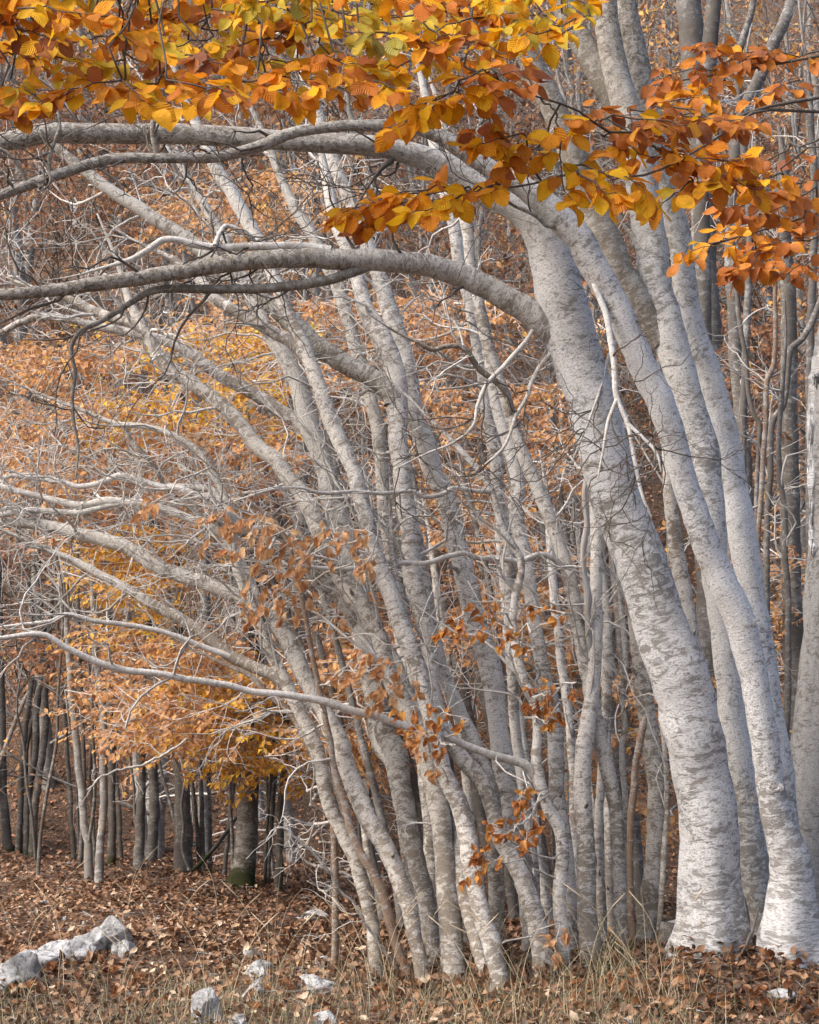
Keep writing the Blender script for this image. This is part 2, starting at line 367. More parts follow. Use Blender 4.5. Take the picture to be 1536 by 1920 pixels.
# ------------------------------------------------------------------ leaves: templates and scattering
def leaf_grid(nt, ns, w=0.62, fold=0.25, curl=0.3, twist=0.0, ruffle=0.0, seed=0):
    """ovate leaf, base at the origin, tip at y = 1; returns V, F(quads), uv per loop"""
    g = np.random.default_rng(seed)
    t = np.linspace(0, 1, nt); s = np.linspace(-1, 1, ns)
    wd = w*0.5*np.sin(np.pi*np.clip(t, 0, 1)**0.85)**0.75; wd[0] = 0.012; wd[-1] = 0.008
    Tt, S = np.meshgrid(t, s, indexing='ij')
    x = S*wd[:, None]; y = Tt.copy(); z = fold*np.abs(x)-curl*(Tt-0.45)**2*1.0
    if ruffle:
        z = z+ruffle*np.sin(9*Tt+g.uniform(0, 6))*np.abs(S)*np.sign(S+1e-6)*0.5+ruffle*np.sin(5*Tt+3*S+g.uniform(0, 6))
    a = twist*(Tt-0.2); x, z = x*np.cos(a)-z*np.sin(a), x*np.sin(a)+z*np.cos(a)
    V = np.stack([x, y, z], -1).reshape(-1, 3)
    i = (np.arange(nt-1)[:, None]*ns+np.arange(ns-1)[None]).ravel()
    F = np.stack([i, i+1, i+ns+1, i+ns], -1)
    UVv = np.stack([(S+1)/2, Tt], -1).reshape(-1, 2)
    return V, F, UVv[F.ravel()]
FAR = [(np.array([[0, 0, 0], [-.30, .5, .10], [0, 1, -.05], [.30, .5, .10], [0, .5, -.03]]), np.array([[0, 4, 1, 1], [0, 3, 4, 4]]))]
def tri_far(seed):
    g = np.random.default_rng(seed); f = g.uniform(-.12, .28); c = g.uniform(-.25, .25)
    V = np.array([[0, 0, 0], [-.29, .5, f], [0, 1.0, c], [.29, .5, f], [0, .52, 0]])
    return V, np.array([[0, 4, 1], [4, 2, 1], [0, 3, 4], [4, 3, 2]])
FARL = [tri_far(k) for k in range(5)]
def mid_t(seed, curly, nt=4):
    g = np.random.default_rng(seed)
    V, F, _ = leaf_grid(nt, 3, 0.62, g.uniform(-.2, .9)*curly+0.15, g.uniform(-1.6, 1.6)*curly, g.uniform(-1.4, 1.4)*curly, 0.0, seed)
    T = np.concatenate([F[:, [0, 1, 2]], F[:, [0, 2, 3]]]); return V, T
MIDL = [mid_t(k, 0.55, 3) for k in range(6)]
MIDC = [mid_t(k, 0.5, 5) for k in range(6)]
CURL = [mid_t(k+20, 1.0) for k in range(8)]

def frames(Y, Z):
    """rotation matrices with columns x, y (leaf axis), z (normal)"""
    Y = Y/(np.linalg.norm(Y, axis=1)[:, None]+1e-9)
    Z = Z-Y*np.sum(Y*Z, 1)[:, None]; Z = Z/(np.linalg.norm(Z, axis=1)[:, None]+1e-9)
    return np.stack([np.cross(Y, Z), Y, Z], -1)
def leaf_mesh(name, P, R, S, templ, g, off=None, rbias=None):
    """all leaves of one crown or litter sheet as one mesh"""
    k = g.integers(0, len(templ), len(P)); Vs, Fs, Rs, n = [], [], [], 0
    rn = g.random(len(P)) if rbias is None else rbias
    for q, (V, F) in enumerate(templ):
        m = np.where(k == q)[0]
        if not len(m): continue
        W = np.einsum('nij,kj->nki', R[m], V)*S[m][:, None, None]+P[m][:, None, :]
        if off is not None: W = W-off
        Vs.append(W.reshape(-1, 3)); Fs.append((F[None]+(np.arange(len(m))*len(V))[:, None, None]).reshape(-1, F.shape[1])+n)
        Rs.append(np.repeat(rn[m], len(V))); n += len(m)*len(V)
    return mk_mesh(name, np.concatenate(Vs), np.concatenate(Fs), rnd=np.concatenate(Rs), smooth=False)

LEAFOBJ = []
for k in range(8):
    g = np.random.default_rng(100+k)
    V, F, U = leaf_grid(7, 5, g.uniform(0.60, 0.72), g.uniform(-0.05, 0.3), g.uniform(-0.3, 0.7), g.uniform(-0.5, 0.5), 0.03, k)
    me = mk_mesh('leaf', V, F, U); me.materials.append(M['leaf']); LEAFOBJ.append(me)
DRYOBJ = []
for k in range(8):
    g = np.random.default_rng(200+k)
    V, F, U = leaf_grid(7, 5, g.uniform(0.48, 0.60), g.uniform(0.1, 1.3), g.uniform(-1.7, 1.9), g.uniform(-1.8, 1.8), 0.09, k)
    me = mk_mesh('dry_leaf', V, F, U); me.materials.append(M['leaf']); DRYOBJ.append(me)

def unit(v): return v/(np.linalg.norm(v)+1e-9)
def spray(mb, P0, P1, R, leaf, g, nsub=8, N=(0, -0.6, 0.6), droop=0.5, rad=0.004, sag=0.1, fill=0.6, spread=0.35):
    """a beech spray: main twig, side twigs in one plane, leaves along them. returns leaf P, dir, normal"""
    N = unit(np.array(N, float)); ax = P1-P0; Ln = np.linalg.norm(ax)
    t = np.linspace(0, 1, 8)[:, None]
    A = P0+ax*t+np.array([0, 0, -1])*sag*Ln*(t*t)+np.array([0, 0, 1])*sag*Ln*t
    A[1:-1] += g.normal(0, 0.025*Ln, (6, 3))
    mb.tube(A, np.linspace(rad, rad*0.4, 8), 4)
    LP, LD, LN = [], [], []
    down = np.array([0, 0, -1.0])
    sgn = 1
    for k in range(nsub+1):
        tt = (k+0.4)/nsub
        if tt > 1: tt = 1.0
        i = min(int(tt*7), 6); f = tt*7-i
        b = A[i]*(1-f)+A[i+1]*f; ad = unit(A[i+1]-A[i]); side = unit(np.cross(ad, N))
        sgn = -sgn; ang = math.radians(g.uniform(35, 70)) if k < nsub else 0.0
        d = unit(ad*math.cos(ang)+side*sgn*math.sin(ang)+g.normal(0, spread*0.5, 3)+N*g.normal(0, spread*0.5))
        ln = R*g.uniform(0.45, 1.1)*(1-0.35*tt)
        u = np.linspace(0, 1, 5)[:, None]
        B = b+d*ln*u+down*ln*0.25*droop*u*u+np.concatenate([[np.zeros(3)], g.normal(0, 0.02*ln, (4, 3))])
        mb.tube(B, np.linspace(rad*0.5, rad*0.25, 5), 3, cap=False)
        nl = max(2, int(ln/(leaf*fill))); s2 = 1
        for q in range(nl+1):
            v = min((q+0.7)/nl, 1.0); j = min(int(v*4), 3); h = v*4-j
            pt = B[j]*(1-h)+B[j+1]*h; sd_ = unit(np.cross(d, N)); s2 = -s2
            ld = unit(d*g.uniform(0.3, 0.9)+sd_*s2*g.uniform(0.4, 1.0)*(0.2 if q == nl else 1)+down*droop*g.uniform(0.4, 1.5)+g.normal(0, 0.22, 3))
            LP.append(pt); LD.append(ld); LN.append(N+g.normal(0, 0.45, 3))
    return np.array(LP), np.array(LD), np.array(LN)

PAL = {'gold': [(0.92, 0.52, 0.016), (0.90, 0.46, 0.014), (0.84, 0.36, 0.014), (0.70, 0.25, 0.02)],
       'amber': [(0.84, 0.36, 0.016), (0.72, 0.25, 0.018), (0.58, 0.19, 0.024), (0.42, 0.13, 0.03), (0.88, 0.46, 0.014)],
       'olive': [(0.66, 0.46, 0.03), (0.55, 0.41, 0.04), (0.84, 0.50, 0.018), (0.86, 0.42, 0.016), (0.42, 0.36, 0.08)],
       'rust': [(0.62, 0.24, 0.03), (0.50, 0.18, 0.04), (0.36, 0.125, 0.045), (0.74, 0.32, 0.025), (0.84, 0.44, 0.02)],
       'pale': [(0.82, 0.50, 0.26), (0.74, 0.41, 0.19), (0.60, 0.31, 0.14), (0.86, 0.58, 0.33)],
       'copper': [(0.62, 0.27, 0.075), (0.52, 0.21, 0.06), (0.40, 0.15, 0.045), (0.70, 0.34, 0.09)],
       'dry': [(0.34, 0.145, 0.055), (0.26, 0.105, 0.04), (0.18, 0.07, 0.03), (0.42, 0.21, 0.09), (0.32, 0.15, 0.07)]}
def leaf_objects(root, P, D, N, size, meshes, pal, g, off, name='leaf'):
    Rm = frames(D, N)
    for p, r, s in zip(P, Rm, size):
        o = bpy.data.objects.new(name, meshes[g.integers(0, len(meshes))]); COL.objects.link(o)
        m = Matrix.Identity(4)
        for a in range(3):
            for b in range(3): m[a][b] = float(r[a, b]*s)
            m[a][3] = float(p[a]-off[a])
        o.matrix_basis = m; o.parent = root
        c = np.array(PAL[pal][g.integers(0, len(PAL[pal]))])*g.uniform(0.85, 1.12)
        o.color = (*np.clip(c, 0, 1), 1)

# ------------------------------------------------------------------ branching
def wander(P0, d, ln, n, g, wob=0.25, up=0.0, curl=0.0):
    P = [P0]; d = unit(np.array(d, float)); st = ln/(n-1)
    for k in range(n-1):
        d = unit(d+g.normal(0, wob, 3)*np.array([1, 0.7, 1])+np.array([0, 0, up]))
        P.append(P[-1]+d*st)
    return np.array(P)
def twigs(mb, C, Rad, g, n, bias, ln=(0.4, 1.3), tmin=0.35, sub=4, subsub=3, rmax=0.0115, up=0.015):
    """C: curve of the parent (n, 3), Rad: radii. grows n side branches with twigs on them"""
    for _ in range(n):
        t = g.uniform(tmin, 0.99); i = int(t*(len(C)-1)); p = C[i]
        d = np.array(bias)+g.normal(0, 0.55, 3); L = g.uniform(*ln)
        r = min(Rad[i]*0.45, rmax*g.uniform(0.45, 1.1)) ; r = max(r, 0.0035)
        B = wander(p, d, L, 10, g, 0.34, up)[:9]; B[0] = p
        mb.tube(B, np.linspace(r, 0.0018, 9), 5 if r > 0.008 else 4)
        for _ in range(g.integers(max(1, sub-2), sub+2)):
            j = g.integers(2, 9); dd = unit(B[j]-B[j-1])+g.normal(0, 0.6, 3)
            l2 = L*g.uniform(0.2, 0.55); S = wander(B[j], dd, l2, 6, g, 0.3, up)
            r2 = max(r*0.45, 0.0024); mb.tube(S, np.linspace(r2, 0.0014, 6), 3, cap=False)
            for _ in range(g.integers(0, subsub+1)):
                q = g.integers(1, 6); e = unit(S[q]-S[q-1])+g.normal(0, 0.7, 3)
                W = wander(S[q], e, l2*g.uniform(0.25, 0.6), 4, g, 0.3, up)
                mb.tube(W, np.linspace(0.0018, 0.0011, 4), 3, cap=False)

def curve_px(pts, D0, D1):
    a = np.array([[x, y] for x, y, w in pts], float)
    s = np.concatenate([[0], np.cumsum(np.linalg.norm(np.diff(a, axis=0), axis=1))]); s /= s[-1]
    rows = []
    for (x, y, w), q in zip(pts, s):
        p, mpp = at(x, y, D0+(D1-D0)*q); rows.append([*p, 0.5*w*mpp])
    return np.array(rows)

SEED = [0]
TREES = {}; TRUNK = {}
def tree(key, label, mat, pts, D0=None, dD=0.6, limbs=(), tw=0, twln=(0.35, 1.1), twmat='twig', bias=(-1, -0.05, 0.25), sides=14, flare=0.5,
         tail=0.5, group='grey beech stems of the leaning clump', name='beech_tree', cat='tree', tmin=0.35, extra=None, roots=0, stubs=1, lace=(4, 3)):
    """pts: (px, py, width px) of the stem from its foot upwards; limbs: ([(px,py,w)...], depth change)"""
    SEED[0] += 1; g = np.random.default_rng(SEED[0]*13+5)
    if pts[0][1] < pts[-1][1] and pts[0][1] < 1500: pts = pts[::-1]
    if D0 is None: D0 = ground_D(pts[0][0], pts[0][1])
    K = curve_px(pts, D0, D0+dD)
    if tail:                                    # runs on and tapers past the last traced point
        d = unit(K[-1, :3]-K[-2, :3]); r = K[-1, 3]
        K = np.vstack([K, [*(K[-1, :3]+d*tail*0.5), r*0.62], [*(K[-1, :3]+d*tail+np.array([-.05, 0, .04])*tail), r*0.22]])
    gz = float(height(K[0, 0], K[0, 1]))
    foot = K[0].copy(); foot[2] = min(foot[2], gz)-0.18; foot[:2] += (K[0, :2]-K[1, :2])*0.15
    K = np.vstack([foot, K])
    base = np.array([K[1, 0], K[1, 1], gz])
    root = empty(name, base); tag(root, label, cat, group)
    L = np.sum(np.linalg.norm(np.diff(K[:, :3], axis=0), axis=1))
    n = int(np.clip(L/max(K[:, 3].mean()*0.8, 0.02), 14, 150))
    C = catmull(K, n); C[:, 3] = np.maximum(C[:, 3], 0.002)
    jit = np.cumsum(g.normal(0, 1, (n, 3)), axis=0); jit -= np.linspace(0, 1, n)[:, None]*jit[-1]
    C[:, :3] += jit*C[:, 3:4]*0.05
    mb = MB(); mb.tube(C[:, :3], C[:, 3], sides, 0.075, flare*C[min(3, n-1), 3]*2, SEED[0])
    trunk_o = obj('trunk', mb.mesh('trunk', base), M[mat], root); limb_o = [(trunk_o, 0)]
    for rr in range(roots):
        a0 = 2*math.pi*rr/roots+g.uniform(-.4, .4); r0 = C[min(4, n-1), 3]; q0 = np.array([math.cos(a0), math.sin(a0), 0])
        Lr = r0*g.uniform(0.9, 1.8); P = np.array([base+q0*r0*0.45+[0, 0, r0*0.9], base+q0*r0*0.9+[0, 0, r0*0.36], base+q0*(r0*1.0+Lr*0.35)+[0, 0, r0*0.12], base+q0*(r0+Lr)+[0, 0, -0.10]])
        P[2:, :2] += g.normal(0, 0.03, (2, 2)); P[2, 2] += float(height(P[2, 0], P[2, 1]))-base[2]; P[3, 2] += float(height(P[3, 0], P[3, 1]))-base[2]
        mb = MB(); mb.tube(catmull(P, 14), np.linspace(r0*0.46, r0*0.12, 14), 10, 0.16, 0, SEED[0]*7+rr); obj('root', mb.mesh('root', base), M[mat], root)
    for _ in range(stubs):
        i0 = int(g.uniform(0.12, 0.6)*(n-1)); r0 = C[i0, 3]; a0 = g.uniform(-2.6, -0.5)
        d0 = unit(np.array([math.cos(a0), math.sin(a0), g.uniform(0.2, 0.9)])); L0 = r0*g.uniform(1.4, 2.4)
        mb = MB(); P = wander(C[i0, :3], d0, L0, 6, g, 0.15); mb.tube(P, np.linspace(r0*0.32, r0*0.14, 6), 7, 0.08, 0, SEED[0]+41); obj('branch_stub', mb.mesh('branch_stub', base), M[mat], trunk_o)
    curves = [(C, tmin)]
    for li in limbs:
        lp, ldD = li[0], li[1]; lm = li[2] if len(li) > 2 else mat; par = li[3] if len(li) > 3 else 0
        PC = curves[par][0]
        ref, _ = at(lp[0][0], lp[0][1], 10.0); dr = unit(ref-CAM)     # depth of the parent nearest to that line of sight
        rel = PC[:, :3]-CAM; k = np.argmin(np.linalg.norm(np.cross(rel, dr), axis=1)); Dp = PC[k, 1]
        Kl = curve_px(lp, Dp, Dp+ldD)
        if lp[-1][2] > 5:
            d = unit(Kl[-1, :3]-Kl[-2, :3]); r = Kl[-1, 3]
            Kl = np.vstack([Kl, [*(Kl[-1, :3]+d*0.16), r*0.55], [*(Kl[-1, :3]+d*0.3+np.array([0, 0, .02])), r*0.2]])
        Ll = np.sum(np.linalg.norm(np.diff(Kl[:, :3], axis=0), axis=1))
        nl = int(np.clip(Ll/max(Kl[:, 3].mean()*1.0, 0.015), 10, 110))
        Cl = catmull(Kl, nl); Cl[:, 3] = np.maximum(Cl[:, 3], 0.0018)
        j = np.cumsum(g.normal(0, 1, (nl, 3)), axis=0); j -= np.linspace(0, 1, nl)[:, None]*j[-1]
        Cl[:, :3] += j*Cl[:, 3:4]*0.05
        mb = MB(); mb.tube(Cl[:, :3], Cl[:, 3], 10 if lp[0][2] > 12 else 7, 0.06, 0, SEED[0]+len(curves))
        if par == 0: limb_o.append((obj('limb', mb.mesh('limb', base), M[lm], root), 1))
        else:
            up_o = limb_o[par][0] if limb_o[par][1] == 1 else limb_o[par][0].parent
            limb_o.append((obj('branch', mb.mesh('branch', base), M[lm], up_o), 2))
        curves.append((Cl, 0.15))
    if tw:
        mb = MB(); tot = sum(len(c) for c, _ in curves)
        for q, (c, tm) in enumerate(curves):
            m = int(tw*1.15) if q == 0 else max(2, int(tw*0.7))
            dirn = unit(c[-1, :3]-c[len(c)//2, :3])
            twigs(mb, c[:, :3], c[:, 3], g, m, unit(np.array(bias)*0.7+dirn*0.5), twln, tm, lace[0], lace[1])
        o = obj('twigs', mb.mesh('twigs', base), M[twmat], root); tag(o, kind='stuff')
    TREES[key] = (root, base, curves, g); TRUNK[key] = trunk_o
    return root

def hang_leaves(key, sprays, leafpx, pal, meshes, droop, D, N=(0, -0.8, 0.3), fill=0.6, twmat='twig', mul=1.0):
    """sprays: (x0, y0, x1, y1, R px) hung on a traced tree, every leaf a part of it"""
    root, base, curves, g = TREES[key]
    mb = MB(); Ps, Ds, Ns = [], [], []
    for (x0, y0, x1, y1, R) in sprays:
        p0, mpp = at(x0, y0, D); p1, _ = at(x1, y1, D+g.uniform(-.15, .15))
        near = min(((np.linalg.norm(c[:, :3]-p0, axis=1).min(), c[np.argmin(np.linalg.norm(c[:, :3]-p0, axis=1)), :3]) for c, _ in curves), key=lambda q: q[0])
        if near[0] > 0.01:
            t = np.linspace(0, 1, 6)[:, None]; L = near[1]*(1-t)+p0*t; L[1:-1] += g.normal(0, 0.04*near[0], (4, 3)); mb.tube(L, np.linspace(0.006, 0.0035, 6), 4)
        a, b, c = spray(mb, p0, p1, R*mpp, leafpx*mpp, g, max(3, int(np.hypot(x1-x0, y1-y0)/(leafpx*1.1))), N, droop, 0.0035, 0.05, fill, 0.5)
        Ps.append(a); Ds.append(b); Ns.append(c)
    P, Dv, Nv = map(np.concatenate, (Ps, Ds, Ns)); _, mpp = at(768, 960, D)
    keep = g.permutation(len(P))[:300]; P, Dv, Nv = P[keep], Dv[keep], Nv[keep]
    o = obj('leaf_twigs', mb.mesh('leaf_twigs', base), M[twmat], root); tag(o, kind='stuff')
    leaf_objects(root, P, Dv, Nv, leafpx*mpp*g.uniform(0.8, 1.2, len(P)), meshes, pal, g, base)
# ------------------------------------------------------------------ the big pale clump on the right
BIG = 'big pale beech stems on the right'
tree('A', 'thickest pale trunk, nearest on the right, bending left into the long upper bough', 'white',
  [(1340,1800,136),(1335,1755,122),(1326,1680,111),(1322,1600,107),(1308,1500,108),(1293,1430,109),(1272,1350,110),(1255,1280,109),(1235,1200,103),(1216,1140,97),
   (1193,1060,96),(1170,990,96),(1150,930,97),(1140,880,97),(1128,830,93),(1116,780,91),(1098,710,92),(1080,640,98),(1062,590,98),(1048,540,94),(1038,490,89),(1022,440,84),
   (992,402,74),(950,376,62),(905,356,54),(850,326,47),(800,305,44),(768,294,42),(700,281,40),(620,272,40),(540,269,39),(450,263,38),(340,255,37),(250,253,36),(150,252,38),
   (80,255,40),(0,268,36),(-80,275,30),(-180,270,20)], D0=10.0, dD=-0.5, sides=28, flare=0.6, group=BIG, tail=0.4, tmin=0.62, roots=0, stubs=0, tw=12, twmat='twigdark', twln=(0.3,0.8), bias=(-0.6,-0.2,-0.4),
  limbs=[([(1088,665,60),(1040,612,58),(985,573,50),(930,544,46),(868,516,44),(768,488,43),(680,481,42),(600,480,38),(520,483,36),(400,495,33),(300,511,29),(200,525,28),(100,541,24),(0,550,22),(-100,558,15)], -0.55, 'limb'),
    ([(690,497,24),(640,516,20),(600,526,19),(500,540,18),(400,541,17),(320,540,16),(280,546,14),(255,562,12),(186,604,10),(150,622,9),(134,655,8),(141,700,8),(135,738,7),(138,790,6),(147,840,5),(142,900,3)], -0.25, 'brown', 1),
    ([(620,470,22),(560,459,17),(500,459,16),(440,461,15),(380,458,14),(330,447,13),(305,450,13),(280,468,12),(255,482,11),(230,492,9),(190,503,6)], -0.15, 'twig', 1),
    ([(404,460,10),(412,438,10),(425,423,9),(445,430,9),(468,440,7),(486,462,5)], 0.1, 'twig', 1),
    ([(735,300,14),(712,318,8),(690,350,5),(660,400,4)], -0.15, 'twigdark', 0),
    ([(1042,610,10),(1000,620,9),(985,640,9),(940,690,9),(912,720,8),(895,760,7),(885,800,6),(850,830,5),(800,850,4),(740,880,3)], -0.35, 'twig', 0),
    ([(1035,660,9),(1010,690,8),(995,720,8),(985,750,7),(970,775,7),(950,830,6),(935,850,6),(905,875,5)], -0.3, 'twig', 0),
    ([(1155,640,8),(1140,670,7),(1128,720,6),(1100,800,4),(1075,860,3)], -0.25, 'twig', 0)])
tree('C', 'pale stem with the foot farthest right, its top arching left across the others', 'white',
  [(1494,1775,112),(1495,1700,92),(1495,1640,78),(1490,1600,71),(1470,1540,60),(1457,1480,54),(1441,1380,54),(1425,1280,52),(1419,1240,55),(1394,1140,59),(1350,1040,54),(1312,940,50),(1280,840,50),
   (1247,740,52),(1203,640,50),(1163,550,52),(1132,500,54),(1106,450,54),(1058,400,52),(1008,362,44),(960,335,38),(903,300,34),(833,257,30),(780,238,26),(730,236,24),(665,236,22),(610,240,22),(565,247,22),
   (530,258,22),(500,272,22),(430,290,20),(360,296,20),(300,297,19),(240,297,20),(190,302,20),(100,332,20),(50,350,20),(0,368,18),(-90,395,13)], D0=9.85, dD=-0.9, sides=26, flare=0.6, group=BIG, tail=0.4, tmin=0.66, roots=0, stubs=0, tw=11, twmat='twigdark', twln=(0.25,0.7), bias=(-0.5,-0.2,-0.5),
  limbs=[([(300,300,12),(290,275,11),(287,240,11),(290,195,9)], -0.05, 'brown'), ([(668,238,12),(657,218,10),(652,185,8)], 0, 'brown'),
    ([(96,335,9),(92,300,8),(104,262,8),(112,236,7),(104,190,5)], -0.05, 'brown'), ([(52,350,9),(40,316,8),(14,286,8),(-10,275,7)], -0.05, 'brown'),
    ([(1118,470,14),(1112,520,12),(1140,600,12),(1152,680,12),(1157,740,11),(1178,795,9),(1190,860,8),(1206,930,6),(1222,970,3)], -0.15, 'twig'), ([(1178,795,8),(1205,820,7),(1232,850,6),(1240,885,3)], -0.1, 'twig', 5), ([(1158,745,8),(1140,790,7),(1130,850,5),(1120,900,3)], -0.1, 'twig', 5),
    ([(1062,405,20),(1030,425,10),(1005,405,9),(985,395,8)], -0.1, 'brown')])
tree('B', 'pale stem rising between the thickest trunk and the rightmost stem, dark and forked above', 'white',
  [(1434,1768,52),(1432,1745,48),(1427,1696,56),(1419,1647,62),(1411,1595,60),(1398,1490,54),(1387,1412,52),(1376,1308,49),(1364,1204,48),(1350,1110,48),(1344,1040,52),(1338,960,56),(1325,860,58),
   (1300,760,60),(1270,670,62),(1245,600,63),(1228,520,62),(1222,450,62),(1213,375,60),(1195,270,56),(1160,150,52),(1140,50,46),(1130,-60,42),(1115,-200,36)], D0=10.35, dD=0.1, sides=20, group=BIG, tail=0.8, roots=0, stubs=0,
  limbs=[([(1245,640,44),(1200,560,52),(1165,500,55),(1130,420,56),(1090,320,52),(1050,220,50),(1005,130,48),(960,40,42),(920,-50,36)], -0.25, 'brown'),
    ([(1225,420,46),(1190,300,48),(1150,190,48),(1110,110,46),(1065,30,44),(1030,-60,38)], 0.2, 'brown')])
tree('D', 'darker grey stem rising behind and right of the other big pale stems', 'white',
  [(1482,1740,58),(1466,1500,55),(1445,1300,53),(1420,1140,52),(1397,1000,55),(1370,860,57),(1337,700,55),(1303,600,50),(1281,450,44),(1247,300,47),(1210,150,47),(1180,0,42),(1160,-120,38)], D0=10.75, dD=0.0, stubs=0, sides=20, group=BIG, tail=0.8)
tree('AC', 'speckled brownish stem showing in the gap behind the thickest trunk', 'grey',
  [(1385,1770,34),(1368,1560,32),(1350,1440,32),(1332,1350,32),(1310,1256,34),(1294,1152,34),(1280,1080,32),(1268,1000,28),(1258,930,24),(1252,860,18)], D0=11.1, dD=0.2, group=BIG, tw=4)
tree('SN', 'dead barkless grey snag at the right edge with peeling white bark', 'snag',
  [(1552,1790,190),(1550,1700,165),(1548,1560,145),(1550,1440,132),(1556,1373,128),(1563,1250,122),(1570,1100,116),(1574,980,122),(1572,870,126),(1570,760,118),(1574,660,104),(1584,560,90),(1590,450,84)], D0=11.1, dD=0.1, sides=24, stubs=0, name='dead_snag', group=None, tail=0.15)

# ------------------------------------------------------------------ the leaning clump in the middle (traced stem by stem)
tree('S1', 'slim pale stem, leftmost of the leaning clump, with a long low limb reaching left', 'grey',
  [(710,1842,30),(704,1817,25),(699,1765,26),(691,1712,27),(678,1660,29),(662,1608,28),(640,1556,28),(618,1509,28),(606,1452,29),(595,1400,30),(586,1382,29),(566,1337,27),(544,1290,26),(524,1252,24),(508,1212,22),
   (487,1168,20),(472,1134,18),(458,1102,16),(445,1062,15),(436,1012,14),(425,940,14),(400,890,13),(375,850,12),(340,823,12),(299,805,11),(260,797,11),(215,792,10),(150,767,8)], dD=0.5, tw=15, lace=(5, 3),
  limbs=[([(540,1285,24),(510,1266,24),(440,1232,24),(389,1195,24),(330,1156,22),(299,1141,21),(248,1108,19),(180,1075,17),(135,1052,15),(75,1025,12),(20,1000,8)], 0.3),
    ([(455,1240,12),(383,1213,11),(314,1186,10),(254,1174,10),(180,1165,9),(126,1152,9),(96,1165,8),(39,1171,6)], -0.2, 'twig', 1),
    ([(235,800,9),(250,830,9),(285,866,9),(300,895,8)], 0.1)])
tree('S2', 'second stem of the leaning clump from the left, limb spreading far left', 'grey',
  [(797,1852,36),(790,1817,30),(779,1765,29),(766,1712,31),(748,1660,32),(726,1608,34),(700,1556,37),(678,1504,37),(655,1452,35),(643,1400,34),(633,1382,34),(612,1343,33),(581,1290,33),(555,1238,34),(534,1200,34),(508,1160,32),(470,1132,30),
   (449,1122,28),(389,1097,28),(340,1081,28),(299,1065,27),(240,1031,27),(180,1010,26),(120,992,24),(60,981,21),(0,979,18),(-80,970,12)], dD=0.8, tw=15, lace=(5, 3),
  limbs=[([(500,1155,20),(478,1110,18),(450,1050,17),(420,1003,16),(374,980,16),(329,962,16),(284,947,16),(240,941,15),(195,939,15),(150,947,14),(105,938,13),(45,923,12),(0,911,10)], 0.3, 'twig'),
    ([(240,941,11),(186,953,11),(150,962,11),(120,959,11),(60,956,12),(0,965,11),(-50,975,8)], 0.1, 'twig', 1),
    ([(440,1030,14),(431,953,14),(407,932,14),(374,929,12),(340,915,12),(308,914,12),(228,893,11),(195,905,11),(150,914,10),(120,905,10),(60,896,10),(15,893,9),(0,905,7)], 0.3, 'twig', 1),
    ([(410,930,10),(398,917,11),(359,914,13),(308,912,12),(260,905,8)], 0.2, 'twig', 3)])
tree('S3', 'thin mottled brown stem squeezed between the first two leaning stems', 'brownred',
  [(765,1848,20),(756,1804,19),(740,1752,20),(725,1700,20),(706,1647,18),(683,1608,16),(660,1556,15),(647,1504,14),(630,1452,13),(622,1400,12),(606,1320,11),(585,1220,10),(566,1120,10),(548,1040,9),(520,985,8),(480,950,6)], dD=0.2, tw=10, twln=(0.25,0.7), sides=10)
tree('S4', 'thick stem third in the leaning clump with two limbs forking left', 'grey',
  [(822,1842,40),(809,1765,36),(800,1712,35),(787,1660,36),(773,1608,36),(761,1556,38),(752,1504,40),(742,1452,43),(734,1400,44),(720,1372,42),(711,1317,38),(703,1285,37),(688,1233,38),(674,1170,38),(662,1100,38),(652,1046,38),(639,1004,39),(626,965,41),
   (616,935,40),(603,883,39),(584,831,39),(568,779,40),(556,727,37),(532,674,33),(513,648,28),(496,610,26),(478,570,25),(455,520,23),(425,460,21),(390,400,18)], D0=10.25, dD=1.0, tw=15, lace=(5, 3),
  limbs=[([(672,1172,28),(650,1140,26),(627,1108,25),(586,1077,24),(560,1056,22),(520,1032,20),(470,1008,17),(420,985,13)], 0.1),
    ([(572,800,28),(530,772,26),(475,737,25),(415,703,24),(359,662,22),(314,640,20),(240,622,18),(180,612,16),(120,598,15),(75,593,15),(40,603,13),(0,625,11)], 0.3)])
tree('S5', 'stout stem with a dark foot, sending the long curved limb up to the left', 'grey',
  [(856,1852,52),(850,1820,47),(847,1765,45),(842,1712,44),(837,1660,42),(831,1608,38),(828,1556,38),(820,1504,38),(808,1452,36),(794,1400,35),(782,1369,36),(761,1330,35),(742,1290,35),(729,1252,34),(719,1212,33),(708,1186,34),(694,1160,37),(673,1134,38),(657,1108,38),
   (648,1082,38),(636,1054,36),(618,1020,34),(600,980,33),(575,934,31),(552,910,30),(530,876,30),(484,840,29),(456,806,28),(419,769,28),(359,725,26),(308,684,25),(287,648,23),(269,615,21),(250,580,18),(238,545,14)], D0=10.0, dD=0.9, tw=15, lace=(5, 3),
  limbs=[([(660,1110,26),(630,1055,24),(600,1032,22),(565,1013,20),(520,1000,16),(470,990,11)], -0.1), ([(276,630,22),(255,608,21),(224,598,20),(195,588,19),(168,577,18),(129,559,15),(70,540,11)], 0.2)])
tree('S5b', 'slender stem curving against the right side of the stout dark-footed stem', 'grey',
  [(912,1850,28),(905,1817,27),(889,1765,27),(875,1712,28),(865,1660,29),(858,1608,28),(851,1556,30),(838,1510,30),(826,1473,29),(814,1430,28),(800,1380,26),(782,1330,25),(764,1290,24),(745,1240,22),(725,1200,18)], dD=0.8, tw=5)
